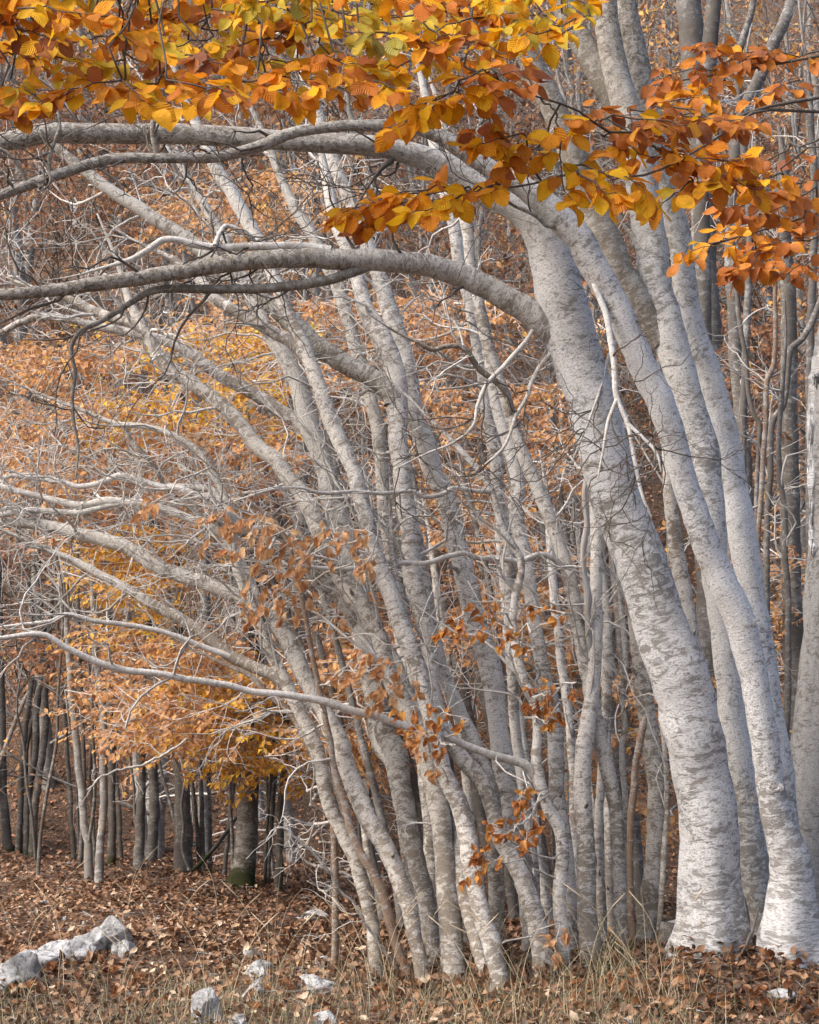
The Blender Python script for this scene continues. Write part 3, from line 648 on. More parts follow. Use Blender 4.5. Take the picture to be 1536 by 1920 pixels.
tree('S6', 'pale stem near the centre foreground whose foot stands lowest in the picture', 'grey',
  [(940,1864,40),(936,1817,35),(923,1765,37),(906,1712,34),(894,1660,35),(885,1608,36),(879,1556,36),(866,1504,35),(851,1470,33),(838,1435,31),(829,1400,30),(819,1369,29),(805,1317,29),(795,1264,31),(775,1212,35),(756,1160,35),(738,1108,34),(717,1056,33),(696,1004,31),(685,952,31),
   (675,900,31),(666,870,30),(648,831,31),(624,779,30),(606,727,30),(586,675,28),(575,645,27),(555,607,26),(537,570,26),(519,518,26),(502,475,26),(481,437,27),(457,392,27),(439,359,27),(418,329,26),(400,290,25),(375,240,23),(345,170,20),(310,90,17)], dD=1.4, tw=15, lace=(5, 3),
  limbs=[([(586,682,24),(535,632,24),(490,610,23),(439,580,22),(404,559,21),(368,520,18),(330,490,15),(290,470,10)], 0.2), ([(760,1170,18),(742,1080,14),(735,1000,10)], 0.2)])
tree('TB', 'crooked stem of the clump whose upper half splits, one branch sloping steeply left', 'grey',
  [(1018,1845,46),(1013,1765,40),(1001,1712,38),(986,1673,36),(970,1634,34),(952,1603,33),(931,1569,32),(917,1517,31),(900,1472,31),(874,1439,31),(840,1390,30),(818,1350,30),(806,1310,30),(798,1240,31),(786,1170,34),(771,1108,37),(764,1056,37),(760,1004,37),(752,952,37),(747,900,36),
   (742,850,36),(738,800,38),(736,750,41),(730,700,42),(713,648,40),(697,612,35),(682,583,31),(672,550,29),(664,518,27),(650,470,25),(630,420,23),(615,350,21)], D0=10.0, dD=1.3, tw=16, lace=(5, 3),
  limbs=[([(738,760,40),(734,738,39),(700,708,38),(661,686,38),(622,664,38),(586,638,37),(544,598,36),(492,557,33),(450,528,31),(400,484,29),(350,442,28),(280,396,27),(215,358,24),(150,310,20),(90,260,14)], 0.4)])
tree('TC', 'slim grey stem just right of the crooked split stem, upper middle', 'grey',
  [(925,1520,30),(915,1455,30),(892,1400,30),(881,1369,30),(860,1317,29),(837,1264,27),(823,1212,27),(811,1160,26),(806,1108,26),(795,1056,26),(786,1004,27),(770,952,26),(760,900,25),(752,850,24),(745,790,20)][::1]+[], D0=10.45, dD=0.7, tw=6, flare=0)
tree('TA', 'straight background stem seen between the stout stem and the crooked stem', 'grey',
  [(868,1770,34),(835,1600,32),(800,1400,30),(770,1250,28),(750,1130,27),(735,1050,27),(727,1004,27),(720,952,27),(716,900,26),(712,850,26),(706,805,27),(693,753,26),(687,727,26),(677,687,26),(664,648,26),(652,609,26),(640,570,26),(629,531,26),(612,490,25),(592,450,23),(560,400,21),(535,350,18),(505,280,15)], D0=11.2, dD=1.2, tw=12, lace=(5, 3))
tree('TE', 'thick straight stem in the middle of the clump, brightest at chest height', 'grey',
  [(1000,1790,42),(990,1700,41),(982,1647,40),(975,1608,41),(962,1556,40),(953,1504,41),(947,1452,42),(942,1400,41),(938,1369,38),(934,1317,40),(926,1264,44),(909,1212,45),(892,1160,42),(882,1108,41),(869,1056,40),(856,1004,40),(843,952,40),(830,905,38),(815,883,37),(798,831,40),
   (780,790,37),(771,740,34),(759,674,34),(746,622,34),(729,570,33),(714,518,30),(700,480,28),(682,440,27),(662,390,26),(640,335,25),(618,280,24),(590,200,22),(560,110,20)], D0=10.6, dD=1.3, tw=15, lace=(5, 3))
tree('P', 'bent slim stem with a side branch reaching far left across the clump', 'grey',
  [(1062,1830,30),(1054,1765,27),(1048,1712,26),(1046,1673,27),(1051,1634,26),(1051,1595,25),(1046,1561,25),(1033,1530,24),(1020,1499,24),(1007,1465,25),(1004,1426,20),(1007,1369,18),(1003,1330,17),(993,1301,17),(980,1272,18),(968,1225,17),(962,1160,15),(967,1116,16),(977,1077,14),(974,1046,14),
   (956,1017,14),(941,986,14),(930,947,14),(922,921,14),(898,883,13),(877,862,12),(851,831,10),(820,800,7)], dD=0.2, tw=9, sides=10,
  limbs=[([(1003,1455,18),(986,1434,18),(949,1421,16),(918,1412,16),(880,1398,15),(830,1378,15),(752,1358,15),(713,1343,15),(661,1330,15),(609,1314,15),(539,1303,14),(474,1296,13),(419,1283,13),(359,1275,13),(299,1263,13),(234,1257,13),(180,1240,13),(126,1216,12),(81,1191,11),(0,1197,9),(-60,1200,6)], -0.75, 'twig'),
    ([(922,921,10),(890,922,9),(850,916,9),(835,925,9),(800,932,9),(770,922,8),(720,926,8),(660,922,7),(600,924,7),(560,914,6),(510,918,5),(440,940,4)], -0.5, 'twig')])
tree('R', 'pale wavy stem in the centre background forked near the upper limb', 'grey',
  [(1012,1790,28),(1000,1700,26),(985,1550,24),(975,1450,22),(966,1369,21),(961,1290,21),(957,1212,21),(955,1134,21),(956,1056,21),(949,985,20),(938,935,23),(934,883,26),(926,831,26),(914,779,24),(909,726,24),(904,690,23),(894,648,22),(882,596,22),(873,544,24),(859,492,26),(851,440,27),(838,380,25),(820,300,22),(800,200,18)], D0=11.5, dD=0.6, tw=8)
tree('S', 'slim straight stem slanting from the clump foot beside the thickest trunk, with a horizontal branch', 'grey',
  [(1178,1812,34),(1175,1790,29),(1167,1712,28),(1160,1634,27),(1155,1556,27),(1150,1504,27),(1138,1452,28),(1127,1400,29),(1119,1369,30),(1108,1317,30),(1098,1264,26),(1089,1212,26),(1079,1160,26),(1068,1108,26),(1055,1056,26),(1038,1004,25),(1019,952,26),(998,900,26),(979,857,25),(968,818,25),(957,779,24),
   (945,740,24),(930,700,24),(915,648,24),(902,596,24),(893,544,22),(880,492,20),(876,440,22),(862,360,20),(840,270,17)], D0=10.55, dD=0.5, tw=8,
  limbs=[([(1058,1070,13),(1040,1048,12),(1013,1040,11),(977,1051,11),(930,1046,11),(899,1046,10),(868,1038,10),(839,1043,10),(800,1054,10),(752,1054,10),(713,1059,10),(669,1064,10),(628,1067,9),(570,1062,7)], -0.6, 'twig'),
    ([(962,800,12),(955,770,14),(948,735,14),(925,712,13),(900,695,12),(870,655,11),(840,648,10),(810,655,9),(780,640,8)], -0.2, 'brown'),
    ([(1112,1240,12),(1103,1194,13),(1100,1150,12),(1100,1121,16),(1094,1082,11),(1091,1043,12),(1096,1000,13),(1099,978,11),(1096,930,12),(1099,890,8),(1094,850,5)], -0.12, 'dead')])
tree('T', 'straight stem just left of the horizontal branch, darker and half hidden below', 'grey',
  [(1078,1795,30),(1073,1740,27),(1068,1660,28),(1060,1582,28),(1050,1504,29),(1047,1452,30),(1046,1400,31),(1043,1369,31),(1037,1317,30),(1024,1264,27),(1016,1212,27),(1008,1160,27),(1000,1108,27),(993,1056,27),(981,1004,27),(977,952,31),(979,915,28),(971,883,26),(958,831,24),(940,779,22),(928,726,20),(915,660,16)], D0=10.9, dD=0.5, tw=8)
tree('U', 'smooth upright grey stem right of centre, widest at its foot', 'grey',
  [(1107,1808,42),(1104,1740,39),(1100,1660,36),(1099,1608,35),(1097,1556,34),(1093,1504,34),(1092,1452,33),(1096,1395,31),(1107,1300,28),(1113,1212,26),(1115,1108,25),(1117,1004,24),(1111,920,21),(1105,850,18)], dD=0.5, tw=4)
tree('X', 'narrow dark stem tucked behind the smooth upright stem', 'grey',
  [(1130,1795,22),(1127,1660,19),(1124,1580,18),(1126,1480,17),(1131,1390,17),(1134,1317,18),(1137,1260,20),(1136,1212,20),(1135,1160,15),(1129,1082,13),(1124,1000,11)], D0=11.3, dD=0.4, tw=5, sides=9)
tree('Y', 'very thin wavy stem left of the thickest trunk', 'grey',
  [(1172,1790,14),(1168,1650,12),(1170,1500,12),(1165,1430,11),(1165,1395,11),(1170,1356,11),(1165,1317,11),(1170,1265,11),(1172,1225,11),(1167,1173,11),(1162,1121,10),(1158,1060,9),(1150,980,7)], D0=11.4, dD=0.3, tw=5, sides=8)
tree('Z', 'thin broken-topped stem with peeling bark beside the thickest trunk', 'brownred',
  [(1188,1800,15),(1183,1700,14),(1180,1647,13),(1178,1595,13),(1181,1543,14),(1188,1478,14),(1192,1426,14),(1200,1390,14),(1208,1352,13)], D0=10.45, dD=0.0, tail=0.03, sides=9)
tree('AA', 'grey stem standing directly left of the thickest trunk at its foot', 'grey',
  [(1204,1804,42),(1209,1745,39),(1218,1660,38),(1226,1595,37),(1229,1490,36),(1213,1360,34),(1196,1200,31),(1180,1060,28),(1165,900,25)], D0=10.75, dD=0.3, tw=4)
tree('AB', 'pencil-thin dark stem against the foot of the thickest trunk', 'grey',
  [(1234,1802,12),(1240,1700,11),(1246,1600,11),(1252,1500,10),(1245,1380,9),(1232,1250,7)], D0=10.5, dD=0.1, sides=8, tw=3)
for q, (lab, pts, D) in enumerate([
  ('dim thin stem in the gap right of the stout dark-footed stem', [(905,1760,20),(890,1600,18),(872,1450,17),(850,1300,16),(830,1180,15),(812,1050,13)], 12.4),
  ('dim grey stem showing low between the crooked stem and the thick straight stem', [(1030,1770,24),(1012,1650,22),(1000,1550,20),(985,1420,20),(965,1300,18),(945,1150,16),(935,1000,14)], 12.2),
  ('dark stem in the gap left of the smooth upright stem', [(1088,1775,22),(1080,1650,20),(1076,1550,19),(1072,1430,18),(1060,1300,17),(1045,1150,17),(1030,980,15)], 12.0),
  ('dark thin stem in the narrow gap right of the smooth upright stem', [(1148,1785,20),(1143,1640,18),(1140,1500,18),(1138,1350,16),(1125,1200,14)], 11.9),
  ('grey stem behind the third leaning stem, low in the gap', [(800,1790,24),(775,1650,23),(758,1540,22),(735,1430,21),(712,1400,20),(690,1280,19),(660,1150,17),(630,1000,15)], 12.3),
  ('ash grey stem with a long bark crack behind the stout dark-footed stem', [(818,1760,28),(808,1640,28),(800,1520,27),(790,1430,26),(770,1330,24),(745,1180,22),(715,1050,18)], 11.6),
  ('thin leaning dead-topped stem among leaves at the clump\'s left', [(700,1690,13),(690,1600,13),(668,1480,12),(640,1400,11),(600,1330,10),(560,1260,8)], 12.0),
  ('forked brownish stem arcing left out of the first leaning stem', [(625,1520,14),(603,1460,14),(580,1400,14),(545,1340,14),(510,1310,12),(470,1270,11),(440,1255,9)], 10.35)]):
    tree('K%d' % q, lab, 'brownred' if q == 7 else 'grey', pts, D0=D, dD=0.7, tw=5, sides=10, flare=0 if q == 7 else 0.5)

# ------------------------------------------------------------------ stems at the right, behind the big clump
RB = 'thin stems in the thicket at the right'
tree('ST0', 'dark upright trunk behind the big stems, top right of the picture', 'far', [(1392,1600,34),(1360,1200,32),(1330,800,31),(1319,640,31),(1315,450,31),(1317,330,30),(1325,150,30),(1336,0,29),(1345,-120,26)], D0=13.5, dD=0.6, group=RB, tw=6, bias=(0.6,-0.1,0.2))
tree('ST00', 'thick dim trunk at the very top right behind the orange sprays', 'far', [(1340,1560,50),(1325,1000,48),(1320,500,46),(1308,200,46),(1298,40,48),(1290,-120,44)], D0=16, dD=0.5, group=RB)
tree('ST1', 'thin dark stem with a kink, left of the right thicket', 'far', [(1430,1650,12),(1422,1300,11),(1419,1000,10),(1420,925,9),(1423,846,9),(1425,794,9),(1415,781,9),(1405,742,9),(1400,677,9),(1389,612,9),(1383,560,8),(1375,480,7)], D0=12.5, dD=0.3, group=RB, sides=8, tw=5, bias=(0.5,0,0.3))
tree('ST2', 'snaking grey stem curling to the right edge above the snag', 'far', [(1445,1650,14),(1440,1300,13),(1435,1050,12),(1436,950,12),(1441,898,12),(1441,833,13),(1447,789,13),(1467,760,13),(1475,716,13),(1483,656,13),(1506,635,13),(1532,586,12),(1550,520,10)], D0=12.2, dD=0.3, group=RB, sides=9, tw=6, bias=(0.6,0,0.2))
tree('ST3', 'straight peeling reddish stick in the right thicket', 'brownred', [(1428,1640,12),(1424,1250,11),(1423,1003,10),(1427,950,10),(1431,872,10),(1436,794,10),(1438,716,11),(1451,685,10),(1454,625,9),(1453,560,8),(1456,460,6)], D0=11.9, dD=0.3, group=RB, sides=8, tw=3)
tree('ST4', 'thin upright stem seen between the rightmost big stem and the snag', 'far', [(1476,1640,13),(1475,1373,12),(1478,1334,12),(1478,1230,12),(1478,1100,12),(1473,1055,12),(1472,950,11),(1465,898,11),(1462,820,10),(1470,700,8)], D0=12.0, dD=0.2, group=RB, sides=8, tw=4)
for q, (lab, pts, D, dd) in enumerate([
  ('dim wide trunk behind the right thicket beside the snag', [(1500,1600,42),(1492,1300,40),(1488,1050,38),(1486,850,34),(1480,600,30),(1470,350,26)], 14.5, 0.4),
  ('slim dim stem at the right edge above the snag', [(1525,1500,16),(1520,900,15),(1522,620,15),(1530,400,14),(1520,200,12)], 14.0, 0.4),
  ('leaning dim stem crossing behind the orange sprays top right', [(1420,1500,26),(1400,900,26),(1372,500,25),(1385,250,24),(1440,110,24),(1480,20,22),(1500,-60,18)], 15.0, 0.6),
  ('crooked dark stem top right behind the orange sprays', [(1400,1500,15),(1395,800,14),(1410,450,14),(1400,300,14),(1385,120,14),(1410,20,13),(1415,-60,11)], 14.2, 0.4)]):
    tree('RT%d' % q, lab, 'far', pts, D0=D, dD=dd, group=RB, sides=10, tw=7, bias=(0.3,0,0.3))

# ------------------------------------------------------------------ trees on the leafy rise at the left
LF = 'slim trunks on the leafy rise at the left'
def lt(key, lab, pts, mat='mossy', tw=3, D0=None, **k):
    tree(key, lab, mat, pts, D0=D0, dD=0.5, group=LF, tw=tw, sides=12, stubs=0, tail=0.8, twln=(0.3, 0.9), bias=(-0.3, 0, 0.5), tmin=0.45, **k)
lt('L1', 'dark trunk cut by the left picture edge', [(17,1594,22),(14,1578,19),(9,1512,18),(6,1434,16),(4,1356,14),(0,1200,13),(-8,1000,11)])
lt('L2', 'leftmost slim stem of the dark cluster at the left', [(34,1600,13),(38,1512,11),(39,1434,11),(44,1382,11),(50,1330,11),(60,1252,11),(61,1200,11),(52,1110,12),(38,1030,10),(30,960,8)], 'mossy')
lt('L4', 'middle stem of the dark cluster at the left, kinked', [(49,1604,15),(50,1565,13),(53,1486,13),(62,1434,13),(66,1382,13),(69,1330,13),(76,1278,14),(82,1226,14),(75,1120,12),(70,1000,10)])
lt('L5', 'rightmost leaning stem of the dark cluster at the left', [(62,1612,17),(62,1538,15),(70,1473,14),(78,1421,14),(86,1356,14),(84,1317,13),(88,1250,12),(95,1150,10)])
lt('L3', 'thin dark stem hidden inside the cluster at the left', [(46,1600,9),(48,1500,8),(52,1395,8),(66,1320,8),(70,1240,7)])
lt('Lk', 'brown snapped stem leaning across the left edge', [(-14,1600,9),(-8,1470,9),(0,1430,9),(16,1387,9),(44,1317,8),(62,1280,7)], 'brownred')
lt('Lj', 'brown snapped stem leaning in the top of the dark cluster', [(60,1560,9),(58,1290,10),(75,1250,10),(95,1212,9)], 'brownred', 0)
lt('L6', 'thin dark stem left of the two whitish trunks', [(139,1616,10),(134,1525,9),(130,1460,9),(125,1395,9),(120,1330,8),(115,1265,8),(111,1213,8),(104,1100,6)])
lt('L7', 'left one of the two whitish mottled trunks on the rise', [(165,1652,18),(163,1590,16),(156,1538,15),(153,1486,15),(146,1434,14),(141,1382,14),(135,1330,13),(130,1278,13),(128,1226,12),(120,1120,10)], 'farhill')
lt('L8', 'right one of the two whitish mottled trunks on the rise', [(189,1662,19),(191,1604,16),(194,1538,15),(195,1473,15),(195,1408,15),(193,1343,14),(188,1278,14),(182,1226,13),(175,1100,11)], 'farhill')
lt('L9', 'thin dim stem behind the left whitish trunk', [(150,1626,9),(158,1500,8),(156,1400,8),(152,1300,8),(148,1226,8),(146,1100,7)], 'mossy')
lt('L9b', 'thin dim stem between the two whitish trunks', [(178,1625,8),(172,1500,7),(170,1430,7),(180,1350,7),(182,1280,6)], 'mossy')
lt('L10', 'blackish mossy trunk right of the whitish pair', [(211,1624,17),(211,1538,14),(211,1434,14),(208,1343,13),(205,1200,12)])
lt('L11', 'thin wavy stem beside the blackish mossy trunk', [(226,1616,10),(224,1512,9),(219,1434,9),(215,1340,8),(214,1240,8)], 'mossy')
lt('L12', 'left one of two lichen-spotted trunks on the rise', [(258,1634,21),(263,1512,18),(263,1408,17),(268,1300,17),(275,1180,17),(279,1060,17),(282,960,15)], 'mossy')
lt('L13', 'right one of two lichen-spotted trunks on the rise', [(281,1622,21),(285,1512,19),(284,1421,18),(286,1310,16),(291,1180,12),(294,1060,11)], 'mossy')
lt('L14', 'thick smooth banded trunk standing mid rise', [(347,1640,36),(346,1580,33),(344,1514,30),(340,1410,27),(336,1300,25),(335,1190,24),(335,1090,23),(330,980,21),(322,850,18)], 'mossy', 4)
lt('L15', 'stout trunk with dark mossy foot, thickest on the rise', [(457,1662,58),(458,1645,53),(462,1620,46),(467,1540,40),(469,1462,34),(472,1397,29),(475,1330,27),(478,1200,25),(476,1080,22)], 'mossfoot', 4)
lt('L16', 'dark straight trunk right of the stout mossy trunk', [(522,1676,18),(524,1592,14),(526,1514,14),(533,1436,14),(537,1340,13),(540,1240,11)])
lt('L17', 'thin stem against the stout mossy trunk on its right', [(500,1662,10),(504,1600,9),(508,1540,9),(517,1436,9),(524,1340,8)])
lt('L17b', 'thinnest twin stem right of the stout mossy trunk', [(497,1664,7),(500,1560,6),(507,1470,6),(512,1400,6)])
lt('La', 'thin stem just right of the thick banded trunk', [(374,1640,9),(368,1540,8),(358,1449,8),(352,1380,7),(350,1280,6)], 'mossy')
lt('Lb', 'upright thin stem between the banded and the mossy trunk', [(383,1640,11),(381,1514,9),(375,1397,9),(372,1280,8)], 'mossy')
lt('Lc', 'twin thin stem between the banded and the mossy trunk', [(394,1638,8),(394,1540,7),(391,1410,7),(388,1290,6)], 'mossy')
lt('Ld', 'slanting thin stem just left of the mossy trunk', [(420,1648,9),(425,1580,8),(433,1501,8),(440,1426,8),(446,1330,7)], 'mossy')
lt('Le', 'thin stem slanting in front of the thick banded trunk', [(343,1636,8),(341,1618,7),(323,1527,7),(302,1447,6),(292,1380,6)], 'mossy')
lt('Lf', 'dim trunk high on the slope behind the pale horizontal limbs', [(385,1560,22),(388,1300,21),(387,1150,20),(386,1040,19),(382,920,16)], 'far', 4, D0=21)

g = np.random.default_rng(404)
for q in range(16):                                   # dim stems filling the gaps of the clump
    fx = 700+q*34+g.uniform(-9, 9); D = g.uniform(12.2, 14.5); w = g.uniform(11, 22); sh = (1290-fx)*0.34+40
    pts = [(fx-sh*(t**1.25)+g.uniform(-7, 7), 1775-t*g.uniform(840, 900), w*(1.15-0.5*t)) for t in (0, .15, .3, .45, .6, .8, 1.0)]
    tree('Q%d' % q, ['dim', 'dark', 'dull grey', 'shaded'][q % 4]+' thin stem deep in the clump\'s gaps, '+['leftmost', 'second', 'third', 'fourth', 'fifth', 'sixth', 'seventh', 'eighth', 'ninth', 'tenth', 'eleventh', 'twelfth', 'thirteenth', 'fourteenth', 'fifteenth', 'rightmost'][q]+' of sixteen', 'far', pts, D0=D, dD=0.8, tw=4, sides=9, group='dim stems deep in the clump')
# ------------------------------------------------------------------ bark plates, knots, hollow
def shell(key, px, py, wpx, hpx, name, mat, thick, seed, rag=0.3):
    """ragged plate of bark lying on the stem seen at a pixel"""
    root, base, curves, g0 = TREES[key]; C = curves[0][0]; g = np.random.default_rng(seed)
    ref, _ = at(px, py, 10.0); dr = unit(ref-CAM); rel = C[:, :3]-CAM
    k = int(np.argmin(np.linalg.norm(np.cross(rel, dr), axis=1)+0.0)); ks = [np.argmin(abs(C[:, 2]-(C[k, 2]+0))) ]
    hit = CAM+dr*(np.dot(rel[k], dr)); mpp = np.dot(rel[k], dr)/FPX
    zc = hit[2]; nt, na = 13, 9
    rowsV = []
    for a in range(nt):
        z = zc+(a/(nt-1)-0.5)*hpx*mpp
        q = np.argmin(abs(C[:, 2]-z)); c = C[q, :3].copy(); c[2] = z; r = C[q, 3]
        dx = np.clip((hit[0]-c[0])/max(r, 1e-3), -0.97, 0.97); th0 = math.asin(dx)
        half = wpx*mpp/2/r; wl = half*(math.sin(math.pi*(a+0.5)/nt)**0.35)
        l0 = th0-wl*(1+g.uniform(-rag, rag)); l1 = th0+wl*(1+g.uniform(-rag, rag))
        for b in range(na):
            th = l0+(l1-l0)*b/(na-1); e = min(b, na-1-b, a, nt-1-a)
            rr = r*1.02+thick*(0.35 if e == 0 else 1.0)*g.uniform(0.7, 1.3)
            rowsV.append(c+np.array([math.sin(th)*rr, -math.cos(th)*rr, g.uniform(-.3, .3)*hpx*mpp/nt]))
    V = np.array(rowsV); nV = len(V)
    jag = g.normal(0, 1, na); jag2 = g.normal(0, 1, na)
    for a in range(nt):
        for b in range(na): V[a*na+b, 2] += hpx*mpp*0.16*(jag[b]*(a/(nt-1))**2+jag2[b]*(1-a/(nt-1))**2)
    inner = V.copy()
    for a in range(nt):
        z = V[a*na:(a+1)*na, 2].mean(); q = np.argmin(abs(C[:, 2]-z)); c = C[q, :3]
        v = inner[a*na:(a+1)*na, :2]-c[:2]; inner[a*na:(a+1)*na, :2] = c[:2]+v*0.9
    i = (np.arange(nt-1)[:, None]*na+np.arange(na-1)[None]).ravel()
    F = np.stack([i, i+1, i+na+1, i+na], -1)
    rim = [b for b in range(na)]+[a*na+na-1 for a in range(1, nt)]+[(nt-1)*na+b for b in range(na-2, -1, -1)]+[a*na for a in range(nt-2, 0, -1)]
    rim = np.array(rim); r2 = np.roll(rim, -1)
    F = np.concatenate([F, np.stack([rim, rim+nV, r2+nV, r2], -1)])
    Vall = np.concatenate([V, inner])-base
    uvv = np.stack([Vall[:, 0]+Vall[:, 1]*0.5, Vall[:, 2]], -1)
    obj(name, mk_mesh(name, Vall, F, uvv[F.ravel()], smooth=True), M[mat], TRUNK[key])
for q, (x, y, w, h) in enumerate([(1514,905,20,120),(1514,770,24,140),(1516,1010,16,60),(1524,690,30,60)]):
    shell('SN', x, y, w, h, 'bark_plate', 'white', 0.006, 300+q)

def knot(key, px, py, rpx, mat, seed):
    """raised oval branch scar on a stem, with a sunk middle"""
    root, base, curves, _ = TREES[key]; C = curves[0][0]
    ref, _ = at(px, py, 10.0); dr = unit(ref-CAM); rel = C[:, :3]-CAM
    k = int(np.argmin(np.linalg.norm(np.cross(rel, dr), axis=1))); d = np.dot(rel[k], dr); mpp = d/FPX
    hit = CAM+dr*d; off = np.linalg.norm(hit-C[k, :3]); r = C[k, 3]
    p = hit-dr*math.sqrt(max(r*r-min(off, r*0.95)**2, 0))*0.99; nrm = unit(p-C[k, :3]); up = unit(np.cross(np.cross(nrm, [0, 0, 1]), nrm)); sd_ = np.cross(up, nrm)
    g = np.random.default_rng(seed); na = 14; R = rpx*mpp; V, F = [], []
    prof = [(1.5, -0.12), (1.15, 0.04), (0.85, 0.13), (0.6, 0.08), (0.35, -0.10), (0.02, -0.16)]
    for (f, h) in prof:
        for a in range(na):
            th = 2*math.pi*a/na; f2 = f*(1+0.12*math.sin(3*th+seed)+g.uniform(-.05, .05))
            V.append(p+(sd_*math.cos(th)*1.25+up*math.sin(th))*R*f2+nrm*R*h)
    for i in range(len(prof)-1):
        for a in range(na): F.append([i*na+a, i*na+(a+1) % na, (i+1)*na+(a+1) % na, (i+1)*na+a])
    V = np.array(V)-base; F = np.array(F); uvv = np.stack([V[:, 0]*1.0, V[:, 2]], -1)
    obj('knot', mk_mesh('knot', V, F, uvv[F.ravel()]), M[mat], TRUNK[key])
for q, a in enumerate([('A',1330,1735,9,'grey'),('A',1112,880,11,'grey'),('C',1452,1475,9,'grey'),('C',1407,1165,9,'grey'),('B',1403,1497,9,'grey'),('B',1377,1222,6,'grey'),('S5',640,1092,6,'grey'),('TE',950,1490,9,'grey'),('S',1128,1352,7,'grey'),('P',1014,1487,4,'grey'),('U',1098,1605,5,'grey')]):
    knot(a[0], a[1], a[2], a[3], a[4], q)

# ------------------------------------------------------------------ pale and rusty leaves still hanging on the clump
hang_leaves('S3', [(560,1000,410,962,46),(550,985,450,1040,52),(560,1010,470,1080,52),(620,1010,560,1060,50),(655,985,600,1005,40),(700,1000,650,990,36),(560,1060,500,1130,44),(590,1090,540,1140,44),(500,960,470,1000,52),(430,945,395,1000,44),(700,1035,690,1050,34),(480,1100,465,1150,30),(300,935,270,950,26),(720,1245,680,1215,30),(690,1255,640,1270,30)],
            22, 'pale', DRYOBJ, 1.3, 9.75, fill=0.5)
hang_leaves('P', [(1000,1215,880,1180,34),(960,1180,900,1140,26),(1060,1150,1000,1135,26),(1030,1290,1000,1320,34),(1080,1280,1010,1290,40),(1040,1330,1030,1350,20),(870,1150,830,1180,24),(1010,1500,955,1560,42),(1000,1520,985,1580,36),(965,1560,925,1545,26),(950,1600,880,1640,32),(920,1610,900,1600,22),(880,1350,760,1330,26),(850,1400,770,1370,30),(990,1480,970,1500,22)],
            19, 'copper', DRYOBJ, 0.9, 9.55, fill=0.55)
hang_leaves('S5b', [(760,1240,690,1250,30),(780,1260,730,1290,34),(720,1270,690,1320,34),(830,1440,790,1400,28),(800,1340,770,1380,26),(1050,1730,1040,1790,14)], 22, 'pale', DRYOBJ, 1.0, 9.8, fill=0.6)

# ------------------------------------------------------------------ trees just outside the frame whose golden sprays hang into the picture
def canopy_tree(key, label, foot, trunk, boughs, sprays, leafcap=330):
    SEED[0] += 1; g = np.random.default_rng(900+SEED[0])
    base = np.array([foot[0], foot[1], float(height(foot[0], foot[1]))])
    root = empty('beech_tree', base); tag(root, label, 'tree')
    K = np.array([[foot[0], foot[1], base[2]-0.2, 0.16], *trunk]); C = catmull(K, 40)
    mb = MB(); mb.tube(C[:, :3], C[:, 3], 16, 0.05, 0.2, SEED[0]); obj('trunk', mb.mesh('trunk', base), M['brown'], root)
    curves = [C]
    for b in boughs:
        Cb = catmull(np.array([[*at(x, y, D)[0], 0.5*w*at(x, y, D)[1]] for x, y, w, D in b]), 40)
        p = C[np.argmin(np.linalg.norm(C[:, :3]-Cb[0, :3], axis=1)), :3]
        Cb = np.vstack([[*p, Cb[0, 3]], Cb]); Cb = catmull(Cb, 44)
        mb = MB(); mb.tube(Cb[:, :3], Cb[:, 3], 8, 0.05, 0, SEED[0]); obj('limb', mb.mesh('limb', base), M['twigdark'], root); curves.append(Cb)
    mb = MB(); allP, allD, allN, allS, allpal = [], [], [], [], []
    for (x0, y0, x1, y1, R, lp, D, pal) in sprays:
        D = D+g.uniform(-.12, .12); p0, mpp = at(x0, y0, D); p1, _ = at(x1, y1, D-0.1)
        ds = [(np.linalg.norm(c[:, :3]-p0, axis=1).min(), c[np.argmin(np.linalg.norm(c[:, :3]-p0, axis=1)), :3]) for c in curves[1:]]
        q = min(ds, key=lambda e: e[0]); t = np.linspace(0, 1, 7)[:, None]; L = q[1]*(1-t)+p0*t; L[1:-1] += g.normal(0, 0.05*q[0], (5, 3))
        mb.tube(L, np.linspace(0.0036, 0.003, 7), 5)
        a, b, c = spray(mb, p0, p1, R*mpp, lp*mpp, g, max(4, int(np.hypot(x1-x0, y1-y0)/(lp*0.44))), (0, -0.62, 0.78), 0.42, 0.0032, 0.06, 0.52, 0.5)
        allP.append(a); allD.append(b); allN.append(c); allS.append(lp*mpp*g.uniform(0.78, 1.22, len(a))); allpal += [pal]*len(a)
    P, Dv, Nv, S = map(np.concatenate, (allP, allD, allN, allS)); pal = np.array(allpal)
    P[:, 1] += 0; keep = np.argsort(P[:, 1]+0.3*g.random(len(P)))[:leafcap]
    o = obj('leaf_twigs', mb.mesh('leaf_twigs', base), M['twigdark'], root); tag(o, kind='stuff')
    for pn in set(pal[keep]):
        m = [i for i in keep if pal[i] == pn]
        leaf_objects(root, P[m], Dv[m], Nv[m], S[m], LEAFOBJ, pn, g, base)
    rest = np.setdiff1d(np.arange(len(P)), keep)
    if len(rest):
        bright = {'gold': 0.85, 'amber': 0.6, 'olive': 0.93, 'rust': 0.3}
        rb = np.clip(np.array([bright[pal[i]] for i in rest])+g.normal(0, 0.15, len(rest)), 0, 1)
        o = obj('leaves', leaf_mesh('leaves', P[rest], frames(Dv[rest], Nv[rest]), S[rest], MIDC, g, base, rb), M['l_canopy'], root); tag(o, kind='stuff')
gq = np.random.default_rng(88); LEFT = []
